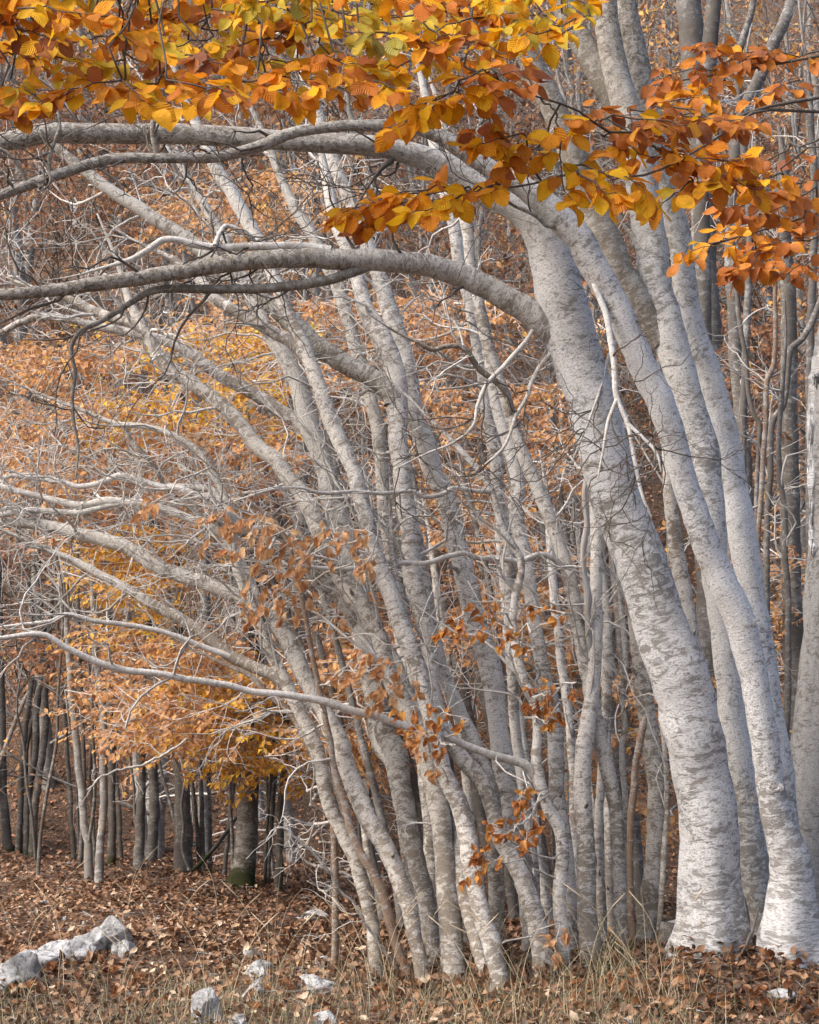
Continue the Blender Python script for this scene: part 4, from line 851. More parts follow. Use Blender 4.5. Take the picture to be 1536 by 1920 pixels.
for (y, xa, xb, st, pals) in ((-20, -40, 1080, 92, ['amber', 'rust', 'gold', 'olive']), (28, -30, 1060, 88, ['rust', 'gold', 'amber', 'olive']), (75, 0, 1040, 96, ['gold', 'amber', 'rust', 'gold']), (118, 20, 1000, 108, ['rust', 'gold', 'amber', 'olive']), (155, 180, 760, 100, ['gold', 'amber'])):
    x = xa
    while x < xb:
        yy = y+gq.uniform(-14, 14); d = gq.choice([-1, 1]); L = gq.uniform(70, 125)
        pal = pals[gq.integers(0, len(pals))]
        if 580 < x < 1000 and y < 110 and gq.random() < 0.55: pal = 'olive'
        LEFT.append((x-d*L/2, yy-8, x+d*L/2, yy+gq.uniform(0, 26), gq.uniform(30, 44), gq.uniform(36, 47), 5.0+gq.uniform(-.2, .45), pal)); x += st*gq.uniform(0.55, 0.95)
LEFT += [(20,150,80,195,40,46,4.9,'gold'),(0,170,30,205,34,46,5.0,'rust'),(230,150,280,195,40,46,4.9,'gold'),(300,140,350,185,40,48,4.9,'gold'),(450,150,560,182,40,46,4.9,'amber')]
canopy_tree('CL', 'beech left of the frame whose golden leaves hang across the upper left', (-2.3, 4.6), [(-2.25, 4.6, 1.5, 0.13), (-2.15, 4.7, 3.0, 0.115), (-2.0, 4.8, 4.6, 0.09), (-1.8, 4.9, 6.0, 0.05)],
  [[(-700,-60,44,4.9),(-300,-120,34,5.0),(-60,-130,26,5.0),(250,-120,22,5.05),(560,-130,16,5.1)], [(-500,-300,40,5.2),(0,-260,30,5.3),(500,-180,24,5.4),(850,-130,16,5.4),(1060,-100,9,5.4)]],
  LEFT)
canopy_tree('CR', 'beech right of the frame whose rusty orange sprays hang across the upper right', (3.0, 6.2), [(2.95, 6.2, 1.6, 0.14), (2.85, 6.2, 3.4, 0.12), (2.6, 6.2, 5.2, 0.09), (2.3, 6.1, 6.6, 0.05)],
  [[(2100,60,30,6.1),(1800,110,18,5.9),(1600,170,10,5.7),(1420,205,6,5.6),(1330,240,5.5,5.6),(1250,235,5,5.5),(1150,250,5,5.5),(1080,205,4.5,5.4),(960,165,4,5.3),(900,125,4,5.3)],
   [(2000,420,34,6.9),(1750,400,22,6.9),(1580,390,7,6.8),(1450,425,5,6.8),(1330,460,4,6.8)], [(2050,0,34,7.2),(1750,60,16,7.2),(1560,100,7,7.2),(1400,130,5,7.2),(1280,150,4,7.2)],
   [(1420,205,6,5.6),(1310,280,5,5.5),(1200,330,5,5.4),(1080,325,4,5.3),(1000,345,4,5.3),(930,355,4,5.3)]],
  [(905,130,755,235,54,47,5.2,'gold'),(905,150,940,300,52,47,5.2,'amber'),(935,345,800,395,52,45,5.3,'gold'),(800,365,640,400,46,41,5.4,'gold'),(1010,275,925,325,34,41,5.3,'gold'),(1045,215,1060,360,48,47,5.2,'gold'),(1075,310,1205,350,38,45,5.2,'gold'),(1090,200,1240,270,48,41,5.5,'rust'),
   (1180,205,1380,225,54,43,5.6,'rust'),(1210,265,1390,345,56,45,5.6,'amber'),(1440,300,1300,350,50,40,6.2,'rust'),(1570,330,1380,385,56,41,6.2,'rust'),(1540,95,1380,110,52,32,7.2,'rust'),(1400,110,1235,150,56,34,7.2,'rust'),(1560,420,1440,460,56,32,6.9,'rust'),(1440,430,1300,470,50,32,6.9,'amber'),(1540,480,1470,515,40,31,6.9,'rust'),(1420,470,1380,515,36,31,6.9,'rust'),(1340,180,1260,190,30,34,7.2,'amber'),(1150,215,1290,235,44,42,5.5,'rust'),(1260,200,1390,240,46,42,5.6,'rust'),(1240,300,1390,300,46,44,5.5,'amber'),(1130,255,1230,300,40,42,5.5,'amber'),(1300,340,1240,385,40,44,5.5,'gold'),(1530,350,1440,400,44,40,6.3,'rust'),(1470,330,1400,345,40,40,6.2,'amber'),(980,250,900,270,44,46,5.3,'gold'),(860,175,780,200,44,46,5.3,'gold'),(1090,330,1160,370,36,46,5.2,'gold'),(1540,440,1380,500,44,34,6.9,'rust'),(1480,110,1320,90,44,34,7.2,'rust'),(1500,150,1420,180,40,34,7.2,'rust'),(1360,150,1290,175,36,36,7.2,'amber'),(880,350,740,365,40,44,5.3,'gold'),(760,380,690,420,34,42,5.3,'amber')])

# ------------------------------------------------------------------ young beeches holding layered sprays of leaves
YG = 'young beeches holding their autumn leaves'
def young(label, box, D, n, mat, R=0.55, leaf=0.062, stemx=None, nsub=9, tilt=0.45, templ=None, footD=None):
    SEED[0] += 1; g = np.random.default_rng(1500+SEED[0])
    x0, y0, x1, y1 = box; sx = stemx if stemx is not None else (x0+x1)/2
    D_m = D[1]
    top, mpp = at(sx, y0-40, D_m); foot = at(sx+g.uniform(20, 70), y1, D_m)[0]; gz = float(height(foot[0], foot[1])); foot[2] = gz
    root = empty('young_beech', foot); tag(root, label, 'tree', YG)
    t = np.linspace(0, 1, 12)[:, None]; C = (foot-np.array([0, 0, .15]))*(1-t)+top*t; C[1:-1] += np.cumsum(g.normal(0, 0.05, (10, 3)), 0)*np.sin(np.pi*t[1:-1])
    C = catmull(C, 40); rad = np.linspace(0.017, 0.005, 40)
    mb = MB(); mb.tube(C, rad, 9, 0.05, 0.06, SEED[0]); obj('trunk', mb.mesh('trunk', foot), M['far'], root)
    mb = MB(); P, Dv, Nv = [], [], []
    for k in range(n):
        px = g.uniform(x0, x1); py = g.uniform(y0, y1); DD = g.uniform(*D)
        c, _ = at(px, py, DD); dirx = -1 if g.random() < 0.7 else 1
        d = unit(np.array([dirx, g.normal(0, 0.5), g.normal(0.05, 0.15)])); ln = R*g.uniform(0.7, 1.4)
        p0 = c-d*ln*0.5; p1 = c+d*ln*0.5
        j = np.argmin(abs(C[:, 2]-p0[2])+0.2*np.linalg.norm(C-p0, axis=1)); q = C[max(0, j-2)]
        tt = np.linspace(0, 1, 6)[:, None]; Lk = q*(1-tt)+p0*tt; Lk[1:-1] += g.normal(0, 0.05*np.linalg.norm(p0-q), (4, 3))
        mb.tube(Lk, np.linspace(0.010, 0.005, 6), 4)
        a, b, e = spray(mb, p0, p1, R*0.6, leaf, g, nsub, (g.normal(0, .2), -tilt, 1.0), 0.55, 0.0045, 0.06, 0.42, 0.5)
        P.append(a); Dv.append(b); Nv.append(e)
    P, Dv, Nv = map(np.concatenate, (P, Dv, Nv)); Nv = Nv+g.normal(0, 0.35, Nv.shape)
    o = obj('twigs', mb.mesh('twigs', foot), M['twig' if mat != 'l_brown' else 'far'], root); tag(o, kind='stuff')
    rb = np.clip(g.random(len(P))*0.75+0.25*np.repeat(g.random(len(P)//30+1), 30)[:len(P)], 0, 1)
    o = obj('leaves', leaf_mesh('leaves', P, frames(Dv, Nv), leaf*g.uniform(0.75, 1.25, len(P)), templ or MIDL, g, foot, rb), M[mat], root); tag(o, kind='stuff')
YB = [
 ('young beech with orange leaf layers below the sagging limbs at the left edge', (0,650,260,800), (13,16), 20, 'l_orange', 60),
 ('young beech with yellow-orange leaf layers behind the long curved limb', (230,620,540,820), (13,16), 26, 'l_gold', 400),
 ('young beech with small golden leaves above the two low branches at left', (170,1010,340,1190), (14,17), 18, 'l_gold', 250),
 ('young beech with the densest copper leaf layer above the banded trunk', (190,1210,420,1400), (13.5,17), 42, 'l_orange', 300),
 ('young beech with golden leaves over the stout mossy trunk', (380,1250,560,1450), (13.5,16), 26, 'l_gold', 480),
 ('young beech with orange leaves behind the second leaning stem', (560,1110,760,1300), (12.8,15), 24, 'l_orange', 690),
 ('young beech with copper leaves between the leaning stems low down', (590,1290,790,1430), (12.8,15), 16, 'l_orange', 710),
 ('young beech with rusty leaves under the lower big limb, centre', (740,540,900,760), (14,18), 18, 'l_orange', 830),
 ('young beech with brown leaves in the centre of the clump', (760,760,960,1000), (13,17), 22, 'l_orange', 860),
 ('young beech with rusty leaves left of the dead beige stick', (850,1000,1090,1260), (12.6,15), 24, 'l_orange', 1010),
 ('young beech with brown leaves left of the thickest trunk, high', (950,560,1090,900), (13,17), 16, 'l_orange', 1010),
 ('young beech with dull leaves far up at the left edge', (0,250,300,480), (18,24), 22, 'l_brown', 100),
 ('young beech with rusty leaves between the two big limbs', (300,320,650,470), (16,22), 26, 'l_orange', 470),
 ('young beech with dull brown leaves behind the golden sprays top left', (0,40,420,250), (20,26), 30, 'l_brown', 200),
 ('young beech with dull brown leaves behind the golden sprays top centre', (380,40,800,300), (20,26), 26, 'l_brown', 600),
 ('young beech with rusty leaves amid the pale horizontal limbs at left', (0,800,300,1010), (13,16), 22, 'l_orange', 150),
 ('young beech with copper leaves under the long curved limb', (300,790,560,980), (13,16), 20, 'l_orange', 420),
 ('young beech with orange leaves just below the lower big limb', (380,560,760,720), (14.5,18), 28, 'l_orange', 640),
 ('young beech with rust leaves in the right thicket, upper part', (1330,560,1510,900), (15,19), 16, 'l_brown', 1440),
 ('young beech with rust leaves between rightmost stem and snag', (1380,900,1536,1400), (14,18), 20, 'l_orange', 1460),
 ('young beech with copper leaves left of the thickest trunk, low', (1120,1250,1260,1560), (12.3,14), 12, 'l_orange', 1180),
 ('young beech with dark brown leaves behind the right orange sprays', (1230,120,1536,560), (18,24), 30, 'l_brown', 1420),
 ('young beech with sparse dark leaves left of the dark cluster', (0,1000,150,1260), (17,20), 10, 'l_brown', 20)]
for lab, box, D, n, mat, sx in YB: young(lab, box, D, int(n*(1.35 if sx < 560 else 1.3)), mat, stemx=sx, leaf=0.054, tilt=0.55)

# ------------------------------------------------------------------ bare beeches up the far slope (a few kinds, copied)
def proto(seed, leafy):
    g = np.random.default_rng(4000+seed); H = g.uniform(6.5, 9.5); n = 26
    t = np.linspace(0, 1, n); lean = g.uniform(-0.30, 0.05)
    P = np.stack([lean*H*t**1.6+0.12*np.cumsum(g.normal(0, 0.45, n))*t, 0.1*np.cumsum(g.normal(0, 0.4, n))*t, H*t-0.3*(1-t)], -1)
    R = np.interp(t, [0, 0.05, 1], [0.105, 0.085, 0.012])*g.uniform(0.7, 1.15)
    a = MB(); a.tube(P, R, 10, 0.05, 0.12, seed)
    b = MB(); LP, LD, LN = [], [], []
    for k in range(g.integers(9, 14)):
        i = int(g.uniform(0.12, 0.95)*(n-1)); d = np.array([g.normal(-0.35, 0.9), g.normal(-0.1, 0.7), g.uniform(0.1, 0.9)]); L = g.uniform(1.0, 2.8)
        B = wander(P[i], d, L, 9, g, 0.16, 0.03); r = min(R[i]*0.5, 0.03); b.tube(B, np.linspace(r, 0.005, 9), 5)
        for _ in range(g.integers(4, 8)):
            j = g.integers(2, 9); S = wander(B[j], unit(B[j]-B[j-1])+g.normal(0, 0.6, 3), L*g.uniform(0.25, 0.55), 6, g, 0.26, 0.02); b.tube(S, np.linspace(max(r*0.4, 0.006), 0.0035, 6), 3, cap=False)
            for _ in range(3):
                q = g.integers(1, 6); W = wander(S[q], unit(S[q]-S[q-1])+g.normal(0, 0.7, 3), g.uniform(0.25, 0.6), 4, g, 0.3); b.tube(W, np.linspace(0.004, 0.0028, 4), 3, cap=False)
                if leafy and g.random() < leafy:
                    m = g.integers(6, 14); u = g.integers(0, 4, m)
                    LP.append(W[u]+g.normal(0, 0.06, (m, 3))); LD.append(np.array([0, 0, -0.7])+g.normal(0, 0.6, (m, 3))); LN.append(g.normal(0, 1, (m, 3))+np.array([0, -0.7, 0.4]))
    tr, br = a.mesh('trunk'), b.mesh('branches'); lf = None
    if LP:
        LP, LD, LN = map(np.concatenate, (LP, LD, LN)); lf = leaf_mesh('leaves', LP, frames(LD, LN), 0.085*g.uniform(0.8, 1.2, len(LP)), FARL, g)
        lf.materials.append(M['l_brown' if seed % 2 else 'l_orange'])
    tr.materials.append(M['farhill']); br.materials.append(M['farhill']); return tr, br, lf
PROTO = [proto(k, [0, 0.5, 0.25, 0.75, 0, 0.5, 0.8, 0.3][k]) for k in range(8)]
ORD = ['', 'first', 'second', 'third', 'fourth', 'fifth', 'sixth', 'seventh', 'eighth', 'ninth', 'tenth', 'eleventh', 'twelfth', 'thirteenth', 'fourteenth', 'fifteenth', 'sixteenth', 'seventeenth', 'eighteenth', 'nineteenth']
TENS = ['', '', 'twenty', 'thirty', 'forty', 'fifty', 'sixty', 'seventy', 'eighty', 'ninety']
TENO = ['', '', 'twentieth', 'thirtieth', 'fortieth', 'fiftieth', 'sixtieth', 'seventieth', 'eightieth', 'ninetieth']
def ordinal(n):
    if n < 20: return ORD[n]
    if n < 100: return TENO[n//10] if n % 10 == 0 else TENS[n//10]+'-'+ORD[n % 10]
    return 'hundred-and-'+ordinal(n-100) if n > 100 else 'hundredth'
g = np.random.default_rng(77); spots = []
tries = 0
while len(spots) < 150 and tries < 6000:
    tries += 1
    y = 21.5+34*g.random()**1.15; x = g.uniform(-1, 1)*(0.235*y+1.0)
    if all((x-a)**2+(y-b)**2 > 0.55 for a, b in spots): spots.append((x, y))
for band, (ya, yb, where) in enumerate([(0, 30, 'low on the far slope'), (30, 41, 'halfway up the far slope'), (41, 99, 'high on the far slope')]):
    row = sorted([s for s in spots if ya <= s[1] < yb], key=lambda s: s[0]/s[1])
    for k, (x, y) in enumerate(row):
        q = int(g.integers(0, len(PROTO))); tr, br, lf = PROTO[q]
        root = empty('beech_tree', (x, y, float(height(x, y)))); root.rotation_euler = (g.normal(0, 0.04), g.normal(0, 0.05), g.uniform(-0.5, 0.5)); s = g.uniform(0.75, 1.3)
        root.scale = (s*g.uniform(0.8, 1.3),)*2+(s,)
        tag(root, f'{"slim brown-leaved" if lf else "slim bare"} beech {where}, {ordinal(k+1)} from left', 'tree', 'slim beeches on the far slope')
        obj('trunk', tr, None, root); o = obj('branches', br, None, root); tag(o, kind='stuff')
        if lf: o = obj('leaves', lf, None, root); tag(o, kind='stuff')

# ------------------------------------------------------------------ stump, fallen branches, bent sapling
def stump():
    D = 10.45; p, mpp = at(1258, 1800, D); gz = float(height(p[0], p[1])); base = np.array([p[0], p[1], gz])
    root = empty('tree_stump', base); tag(root, 'low grey sawn stump left of the thickest trunk\'s foot', 'stump')
    P = np.array([[0, 0, -.1], [0, 0, 0.0], [0, 0, .06], [.004, 0, .12], [.006, 0, .165]]); mb = MB(); mb.tube(catmull(P, 12), np.interp(np.linspace(0, 1, 12), [0, .3, 1], [.085, .068, .058]), 18, 0.04, 0.05, 3, cap=False)
    obj('body', mb.mesh('body'), M['far'], root)
    th = np.linspace(0, 2*np.pi, 18, endpoint=False); V = np.vstack([np.stack([.006+.056*np.cos(th), .056*np.sin(th), .163+.006*np.sin(2*th)], -1), [[.006, 0, .158]]])
    F = np.array([[i, (i+1) % 18, 18] for i in range(18)]); U = V[F.ravel()][:, :2]*3
    obj('cut_face', mk_mesh('cut_face', V, F, U, smooth=False), M['dead'], root)
stump()
def stick(name, label, cat, pts, D0, D1, mat, group=None, tw=0, seed=0, lift=None):
    g = np.random.default_rng(seed); K = curve_px(pts, D0, D1)
    C = catmull(K, max(12, len(pts)*4)); base = C[0, :3].copy(); root = empty(name, base); tag(root, label, cat, group)
    C[1:-1, :3] += g.normal(0, 0.004, (len(C)-2, 3))
    mb = MB(); mb.tube(C[:, :3], np.maximum(C[:, 3], 0.0015), 7, 0.05, 0, seed); obj('stem', mb.mesh('stem', base), M[mat], root)
    if tw:
        mb = MB(); twigs(mb, C[:, :3], C[:, 3], g, tw, unit(C[-1, :3]-C[0, :3]), (0.12, 0.35), 0.3, 2, 1, 0.006, 0.0); o = obj('twigs', mb.mesh('twigs', base), M[mat], root); tag(o, kind='stuff')
stick('bent_sapling', 'whitish leafless sapling arching over left in front of the leaning clump', 'sapling', [(758,1838,6),(720,1780,6),(688,1736,6),(662,1694,5),(641,1671,5),(621,1640,5),(595,1608,5),(566,1580,5),(542,1559,4.5),(527,1554,4),(509,1559,3),(499,1575,2)], ground_D(758, 1838), 9.6, 'twig', tw=9, seed=4)
stick('fallen_branch', 'grey stick lying in the brown leaves at lower right', 'branch', [(1290,1868,6),(1330,1878,6),(1370,1890,6),(1410,1888,5),(1450,1872,5),(1510,1862,4)], 9.1, 9.3, 'far', tw=2, seed=5)
stick('fallen_branch', 'dark twig leaning on the root of the thickest trunk', 'branch', [(1378,1808,7),(1398,1775,7),(1412,1745,6),(1418,1715,5),(1424,1700,4)], 9.65, 9.9, 'twigdark', seed=6)
stick('fallen_branch', 'brown pole leaning between the banded and the mossy trunk', 'branch', [(360,1634,8),(396,1598,8),(443,1535,7),(470,1500,5)], 16.2, 16.6, 'mossy', seed=7)
stick('fallen_branch', 'dry branch lying on the slope right of the arching sapling', 'branch', [(690,1660,5),(650,1640,6),(600,1625,6),(570,1612,5),(555,1590,4)], 13.2, 13.6, 'far', tw=5, seed=8)
stick('fallen_branch', 'pale thin branch bare of leaves pointing left below the copper foliage', 'branch', [(350,1385,4),(310,1415,5),(260,1436,5),(220,1445,4),(185,1460,4),(165,1480,3)][::1], 13.0, 12.6, 'twig', tw=6, seed=9)
stick('fallen_branch', 'crooked white branch stub sticking out left of the first leaning stem', 'branch', [(612,1500,9),(600,1488,9),(588,1500,9),(582,1512,7)], 10.9, 10.8, 'grey', seed=10)
g = np.random.default_rng(31)
for k in range(38):                                   # tangle of dead branches behind the rise
    x = g.uniform(350, 560); y = g.uniform(1400, 1600); D = g.uniform(19.5, 23); a = g.uniform(-0.5, 0.9)*(1 if g.random() < 0.5 else -1)+math.pi*(g.random() < 0.5); L = g.uniform(60, 150)
    stick('dead_branch', 'bleached dead branch in the tangle behind the stout mossy trunk', 'branch', [(x+L*math.cos(a)*t, y+L*math.sin(a)*t*0.8+g.uniform(-5, 5), 5.0-3*t) for t in (0, .25, .5, .75, 1)], D, D+g.uniform(-.6, .6), 'twig' if k % 2 else 'far', 'bleached branches in the tangle', 3, 500+k)
for k in range(16):
    x = g.uniform(540, 690); y = g.uniform(1560, 1700); D = ground_D(x, y)-0.05; a = g.uniform(-0.4, 0.4); L = g.uniform(40, 110)
    stick('dead_branch', 'thin dry branch lying on the leafy slope left of the leaning clump', 'branch', [(x+L*math.cos(a)*t, y+L*math.sin(a)*t*0.6+g.uniform(-3, 3), 3.5-2*t) for t in (0, .25, .5, .75, 1)], D, D-0.2, 'twig', 'thin branches on the leafy slope', 2, 600+k)

# ------------------------------------------------------------------ limestone rocks
def ico(n):
    import bmesh
    bm = bmesh.new(); bmesh.ops.create_icosphere(bm, subdivisions=n, radius=1); V = np.array([v.co[:] for v in bm.verts]); F = np.array([[v.index for v in f.verts] for f in bm.faces]); bm.free(); return V, F
IV, IF = ico(4)
def rock(label, px, py, wpx, hpx, seed, depth=0.8, rot=0.0, group='pale limestone rocks', sink=0.25, parent=None, rough=0.75):
    g = np.random.default_rng(6000+seed); D = ground_D(px, min(py+hpx*0.35, 1990)); c, mpp = at(px, py, D); V = IV.copy()
    for _ in range(13):
        n = unit(g.normal(0, 1, 3)); d = g.uniform(0.42, 0.85); e = V@n-d; V = V-np.outer(np.clip(e, 0, None)*0.95, n)
    for f, a in ((1.6, 0.18), (3.2, 0.11), (6, 0.06), (12, 0.035), (24, 0.02)):
        for _ in range(3):
            k = g.normal(0, 1, 3)*f; V = V*(1+rough*a*np.sin(V@k+g.uniform(0, 6))[:, None]*0.6)
    V = V/np.abs(V).max(0)
    V = V*np.array([wpx/2*mpp, wpx/2*mpp*depth, hpx/2*mpp*(1+sink)])
    ca, sa = math.cos(rot), math.sin(rot); V = np.stack([V[:, 0]*ca-V[:, 2]*sa, V[:, 1], V[:, 0]*sa+V[:, 2]*ca], -1)
    c[2] -= hpx/2*mpp*sink
    if parent is not None:
        obj('boulder', mk_mesh('boulder', V+c-np.array(parent.location), IF), M['rock'], parent); return
    me = mk_mesh('limestone_rock', V, IF); o = obj('limestone_rock', me, M['rock']); o.location = c; tag(o, label, 'rock', group)
oc = empty('rock_outcrop', at(110, 1800, ground_D(110, 1810))[0]); tag(oc, 'jagged whitish limestone outcrop running in from the lower left edge', 'rock')
for q, a in enumerate([(18,1826,120,78,.25),(70,1802,96,50,.3),(122,1784,120,50,.28),(176,1766,84,56,.4),(208,1752,92,76,-.1),(236,1780,60,38,-.3)]):
    rock('', a[0], a[1], a[2], a[3], 70+q, rot=a[4], parent=oc, rough=0.55)
sg = np.random.default_rng(17)
for q in range(26):
    rock('small pale limestone chip among the leaves on the left ground', sg.uniform(10, 660), sg.uniform(1690, 1890), sg.uniform(9, 22), sg.uniform(6, 13), 90+q, group='small pale stone chips')
for q, a in enumerate([
 ('dark-spotted round rock alone on the leaves mid left', 295,1744,40,30), ('large rounded grey rock at the bottom edge, left of centre', 384,1890,68,74), ('upright grey rock above the low flat rock, lower centre left', 487,1818,58,62),
 ('low flat grey rock touching the upright grey rock', 481,1858,58,34), ('small pale rock just behind the upright grey rock', 474,1788,46,30), ('flat white rock on the leaves above the upright grey rock', 498,1738,52,18),
 ('dark-sided small rock left of the first leaning stem', 601,1803,32,24), ('long slanting grey slab left of the leaning clump', 612,1846,110,36), ('bright white rock at the bottom edge below the slab', 607,1912,56,40),
 ('single pale angular stone in brown leaves at lower right', 1463,1864,60,32), ('tiny round white stone on the leaves, left middle', 443,1762,16,12), ('flat grey stone at the crest near the stout mossy trunk', 585,1713,64,18), ('flattened pale stone left of the jagged ridge top', 58,1712,18,16),
 ('thin pale flat stone above the ridge at left', 80,1692,36,10), ('small white stone below the slab\'s left end', 565,1822,28,18), ('half-buried white stone at the very bottom, right of centre', 858,1910,34,22), ('small grey stone half buried beside the bottom rounded rock', 455,1912,56,26),
 ('pale pebble-sized stone above the dark-spotted round rock', 292,1722,26,9), ('little white stone right of the tiny round stone', 531,1772,16,9), ('white chip of stone left of the banded trunk\'s leaves', 120,1722,12,12), ('mossy white stone low between the leaning stems', 690,1662,22,14), ('low pale stone under grass right of the clump foot', 1120,1812,70,18), ('small white stone at the very bottom left of the leaf pile', 1178,1917,30,16)]):
    rock(*a[:5], q, rot=-0.42 if 'slanting' in a[0] else (-0.12 if 'ridge' in a[0] else 0.0))

# ------------------------------------------------------------------ leaf litter, single fallen leaves, grass
def scatter(n, y0, y1, g, marg=1.22, add=0.6):
    u = g.random(n*3); y = np.sqrt(u*(y1*y1-y0*y0)+y0*y0); x = g.uniform(-1, 1, n*3)*(0.2143*y*marg+add); return x[:n], y[:n]
def litter(name, label, n, y0, y1, size, templ, mat, seed, tilt=0.5, lift=0.012, dens=None, bank=False):
    g = np.random.default_rng(seed); x, y = scatter(n, y0, y1, g)
    if dens is not None: m = g.random(n) < dens(x, y); x, y = x[m], y[m]
    n = len(x); z = height(x, y); e = 0.05; nx = -(height(x+e, y)-z)/e; ny = -(height(x, y+e)-z)/e
    N = np.stack([nx, ny, np.ones(n)], -1)+g.normal(0, tilt, (n, 3)); Y = np.stack([g.normal(0, 1, n), g.normal(0, 1, n), g.normal(0, .25, n)], -1)
    Rm = frames(np.cross(Y, N), N); P = np.stack([x, y, z+lift+g.random(n)*0.022], -1)
    if bank:                                     # leaves drifted up against the feet of the stems
        bp = []
        for key, (r_, b_, cs, _g) in TREES.items():
            if b_[1] > 12.3 or abs(b_[0]) > 3: continue
            r0 = cs[0][0][3, 3]; m = int(30+500*r0); a = g.uniform(0, 6.28, m); d = np.abs(g.normal(0, 0.10+r0*0.6, m))
            px, py = b_[0]+np.cos(a)*(r0*1.05+d), b_[1]+np.sin(a)*(r0*1.05+d); bp.append(np.stack([px, py, height(px, py)+0.012+g.random(m)*np.clip(0.085-d*0.5, 0.02, 1)], -1))
        bp = np.concatenate(bp); m = len(bp); P = np.concatenate([P, bp])
        Rm = np.concatenate([Rm, frames(g.normal(0, 1, (m, 3)), g.normal(0, 0.7, (m, 3))+np.array([0, -.3, 1]))]); n += m; x = np.concatenate([x, bp[:, 0]]); y = np.concatenate([y, bp[:, 1]])
    rb = np.clip(0.5+0.28*g.normal(0, 1, n)+0.15*np.sin(x*1.7+y*0.9), 0, 1)
    o = obj(name, leaf_mesh(name, P, Rm, size*g.uniform(0.7, 1.3, n), templ, g, None, rb), M[mat]); tag(o, label, 'leaves', kind='stuff')
drift = lambda x, y: np.clip(0.62+0.75*np.sin(1.9*x+1.1*np.sin(1.7*y+0.6*x))*np.sin(1.5*y+0.9*x+1.0)+0.3*np.sin(5.3*x-4.1*y), 0.5, 1)
near_d = lambda x, y: drift(x, y)*np.clip(0.55+0.45*sstep(0.4, 1.2, x)+0.55*sstep(9.8, 11.5, y), 0, 1)
litter('leaf_litter', 'curled brown beech leaves carpeting the near ground', 28000, 7.6, 12.5, 0.050, CURL, 'litter', 1, 0.5, dens=near_d, bank=True)
litter('leaf_litter', 'russet leaf carpet on the rise at the left', 72000, 12.2, 20.5, 0.047, FARL, 'litter', 2, 0.4, dens=drift)
litter('leaf_litter', 'russet leaf carpet covering the far slope', 130000, 20.0, 62, 0.074, FARL, 'litter_far', 3, 0.45)

g = np.random.default_rng(55)
def fallen(n, xr, yr, label, group, pal='dry'):
    for k in range(n):
        for _ in range(50):
            px = g.uniform(*xr); py = g.uniform(*yr)
            D = 1.4*FPX/(py-1336.0)
            for _ in range(4): 
                p, _m = at(px, py, D); D = D*(1.4-float(height(p[0], p[1])))/(1.4-p[2]+1e-6)
            if 7.4 < D < 11: break
        p, _m = at(px, py, D); z = float(height(p[0], p[1]))
        Nn = np.array([[g.normal(0, .5), g.normal(-.35, .5), 1.0]]); Yd = np.array([[g.normal(0, 1), g.normal(0, 1), g.normal(.1, .3)]])
        Rm = frames(Yd, Nn)[0]; s = 0.060*g.uniform(0.7, 1.3)
        o = bpy.data.objects.new('fallen_leaf', DRYOBJ[g.integers(0, len(DRYOBJ))]); COL.objects.link(o)
        m = Matrix.Identity(4)
        for a in range(3):
            for b in range(3): m[a][b] = float(Rm[a, b]*s)
        m[0][3], m[1][3], m[2][3] = float(p[0]), float(p[1]), z+0.028+0.012*g.random()
        o.matrix_basis = m; c = np.array(PAL[pal][g.integers(0, len(PAL[pal]))])*g.uniform(0.8, 1.15); o.color = (*np.clip(c, 0, 1), 1)
        tag(o, label, 'leaf', group)
fallen(170, (1060, 1530), (1790, 1915), 'curled russet leaf in the pile below the thickest trunk', 'curled leaves below the thickest trunk')
fallen(75, (20, 560), (1800, 1915), 'curled brown leaf caught in the grass at lower left', 'curled leaves in the lower left grass')
fallen(50, (600, 1060), (1840, 1915), 'curled brown leaf in the grass at bottom centre', 'curled leaves in the bottom centre grass')

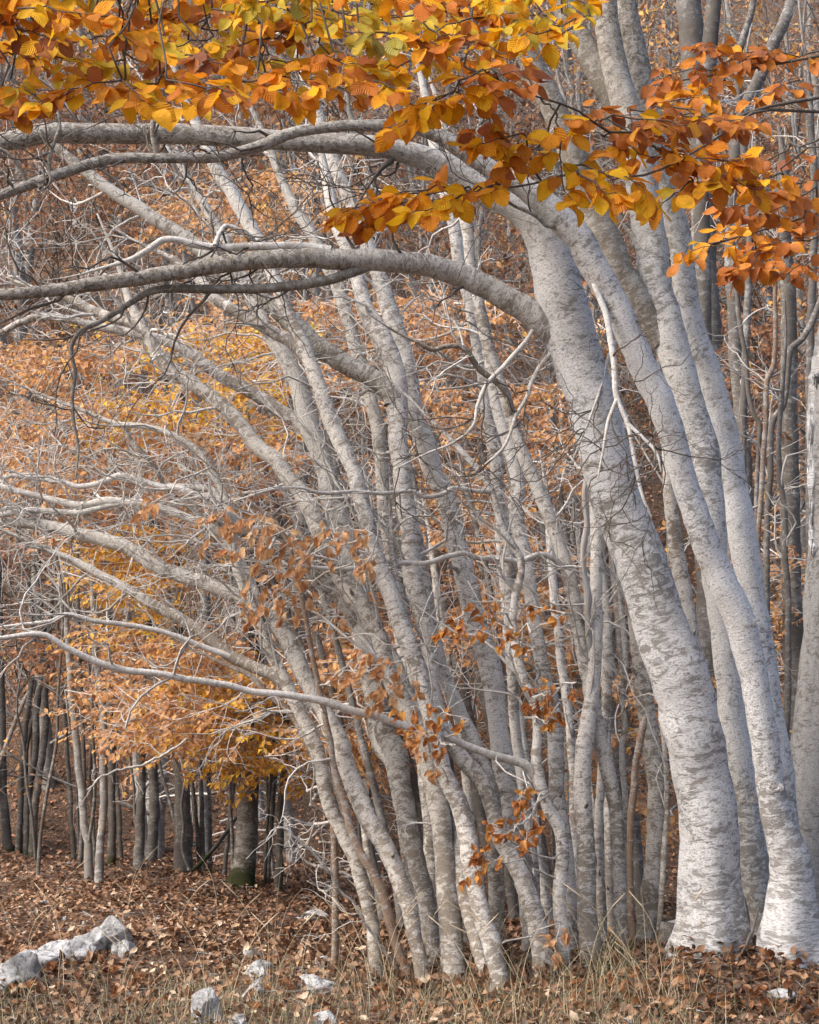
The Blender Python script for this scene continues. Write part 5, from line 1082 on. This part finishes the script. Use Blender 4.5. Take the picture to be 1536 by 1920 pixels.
def twig_litter():
    g = np.random.default_rng(21); mb = MB(); x, y = scatter(1100, 7.6, 19, g)
    for a, b in zip(x, y):
        L = g.uniform(0.06, 0.34); th = g.uniform(0, 6.28); t = np.linspace(-.5, .5, 5); px = a+np.cos(th)*L*t+g.normal(0, .008, 5); py = b+np.sin(th)*L*t+g.normal(0, .008, 5)
        mb.tube(np.stack([px, py, height(px, py)+0.026+g.normal(0, .006, 5)], -1), np.linspace(0.0035, 0.0016, 5)*g.uniform(0.6, 1.5), 3, cap=False)
    o = obj('twig_litter', mb.mesh('twig_litter'), M['farhill']); tag(o, 'dry grey twigs strewn over the leaf litter', 'twigs', kind='stuff')
twig_litter()
def grass(name, label, n, seed, dens, hgt, wid):
    g = np.random.default_rng(seed); x, y = scatter(n, 7.5, 13.0, g); m = g.random(n) < dens(x, y); x, y = x[m], y[m]; n = len(x); z = height(x, y)
    h = hgt*g.gamma(3.0, 0.33, n); az = g.uniform(0, 6.28, n); bend = g.uniform(0.2, 1.1, n)
    dx, dy = np.cos(az), np.sin(az); Vs = []
    for k, t in enumerate((0, 0.35, 0.7, 1.0)):
        off = bend*h*t*t*0.8; zz = z-0.01+h*t*(1-0.35*bend*t); w = wid*(1-t*0.85)*g.uniform(0.7, 1.3, n)
        cx, cy = x+dx*off, y+dy*off
        Vs.append(np.stack([cx-w, cy+w*0.3*dy, zz], -1)); Vs.append(np.stack([cx+w, cy-w*0.3*dy, zz], -1))
    V = np.stack(Vs, 1).reshape(-1, 3); b = np.arange(n)*8
    F = np.concatenate([np.stack([b+2*k, b+2*k+1, b+2*k+3, b+2*k+2], -1) for k in range(3)])
    o = obj(name, mk_mesh(name, V, F, rnd=np.repeat(np.clip(g.normal(0.55, 0.25, n), 0, 1), 8), smooth=True), M['grass']); tag(o, label, 'grass', kind='stuff')
clump = lambda x, y: np.clip(0.5+0.9*np.sin(3.1*x+1.3*np.sin(2.3*y))*np.sin(2.7*y+x), 0.06, 1)
grass('grass', 'short dry grass tufts along the bottom of the picture', 46000, 11, lambda x, y: clump(x, y)*(1-0.75*sstep(0.9, 1.5, x))*(1-sstep(9.2, 10.9, y)), 0.085, 0.0018)
grass('grass', 'long straw-coloured grass blades around the clump feet', 12000, 12, lambda x, y: clump(x+1, y)*(0.25+0.75*sstep(-0.6, 0.1, x))*(1-0.85*sstep(1.0, 1.5, x))*(1-sstep(9.8, 10.8, y)), 0.22, 0.0016)
for k in range(80):
    px = g.uniform(20, 1000) if k < 68 else g.uniform(1000, 1260); py = g.uniform(1700, 1850) if k < 30 else g.uniform(1830, 1900); D = ground_D(px, py); p, mpp = at(px, py, D); p[2] = float(height(p[0], p[1]))-0.02
    H = g.uniform(0.28, 0.62); d = np.array([g.normal(-0.12, 0.22), g.normal(0, 0.12), 1.0]); P = [p+unit(d)*H*t+np.array([np.sign(d[0])*0.25*H*t*t*t, 0, -0.08*H*t*t*t]) for t in np.linspace(0, 1, 8)]
    root = empty('grass_stem', p); tag(root, 'tall thin straw grass stem standing above the leaf litter', 'grass stem', 'tall straw grass stems')
    mb = MB(); mb.tube(np.array(P), np.linspace(0.0017, 0.0010, 8), 4); so = o = obj('stalk', mb.mesh('stalk', p), None, root); o.data.materials.append(M['straw'])
    if k % 2:
        mb = MB(); e = P[-1]; dd = unit(P[-1]-P[-2]); mb.tube(np.array([e-dd*0.09, e-dd*0.06, e-dd*0.02, e+dd*0.02]), [0.0012, 0.0034, 0.003, 0.0008], 5); o = obj('seed_head', mb.mesh('seed_head', p), None, so); o.data.materials.append(M['straw'])
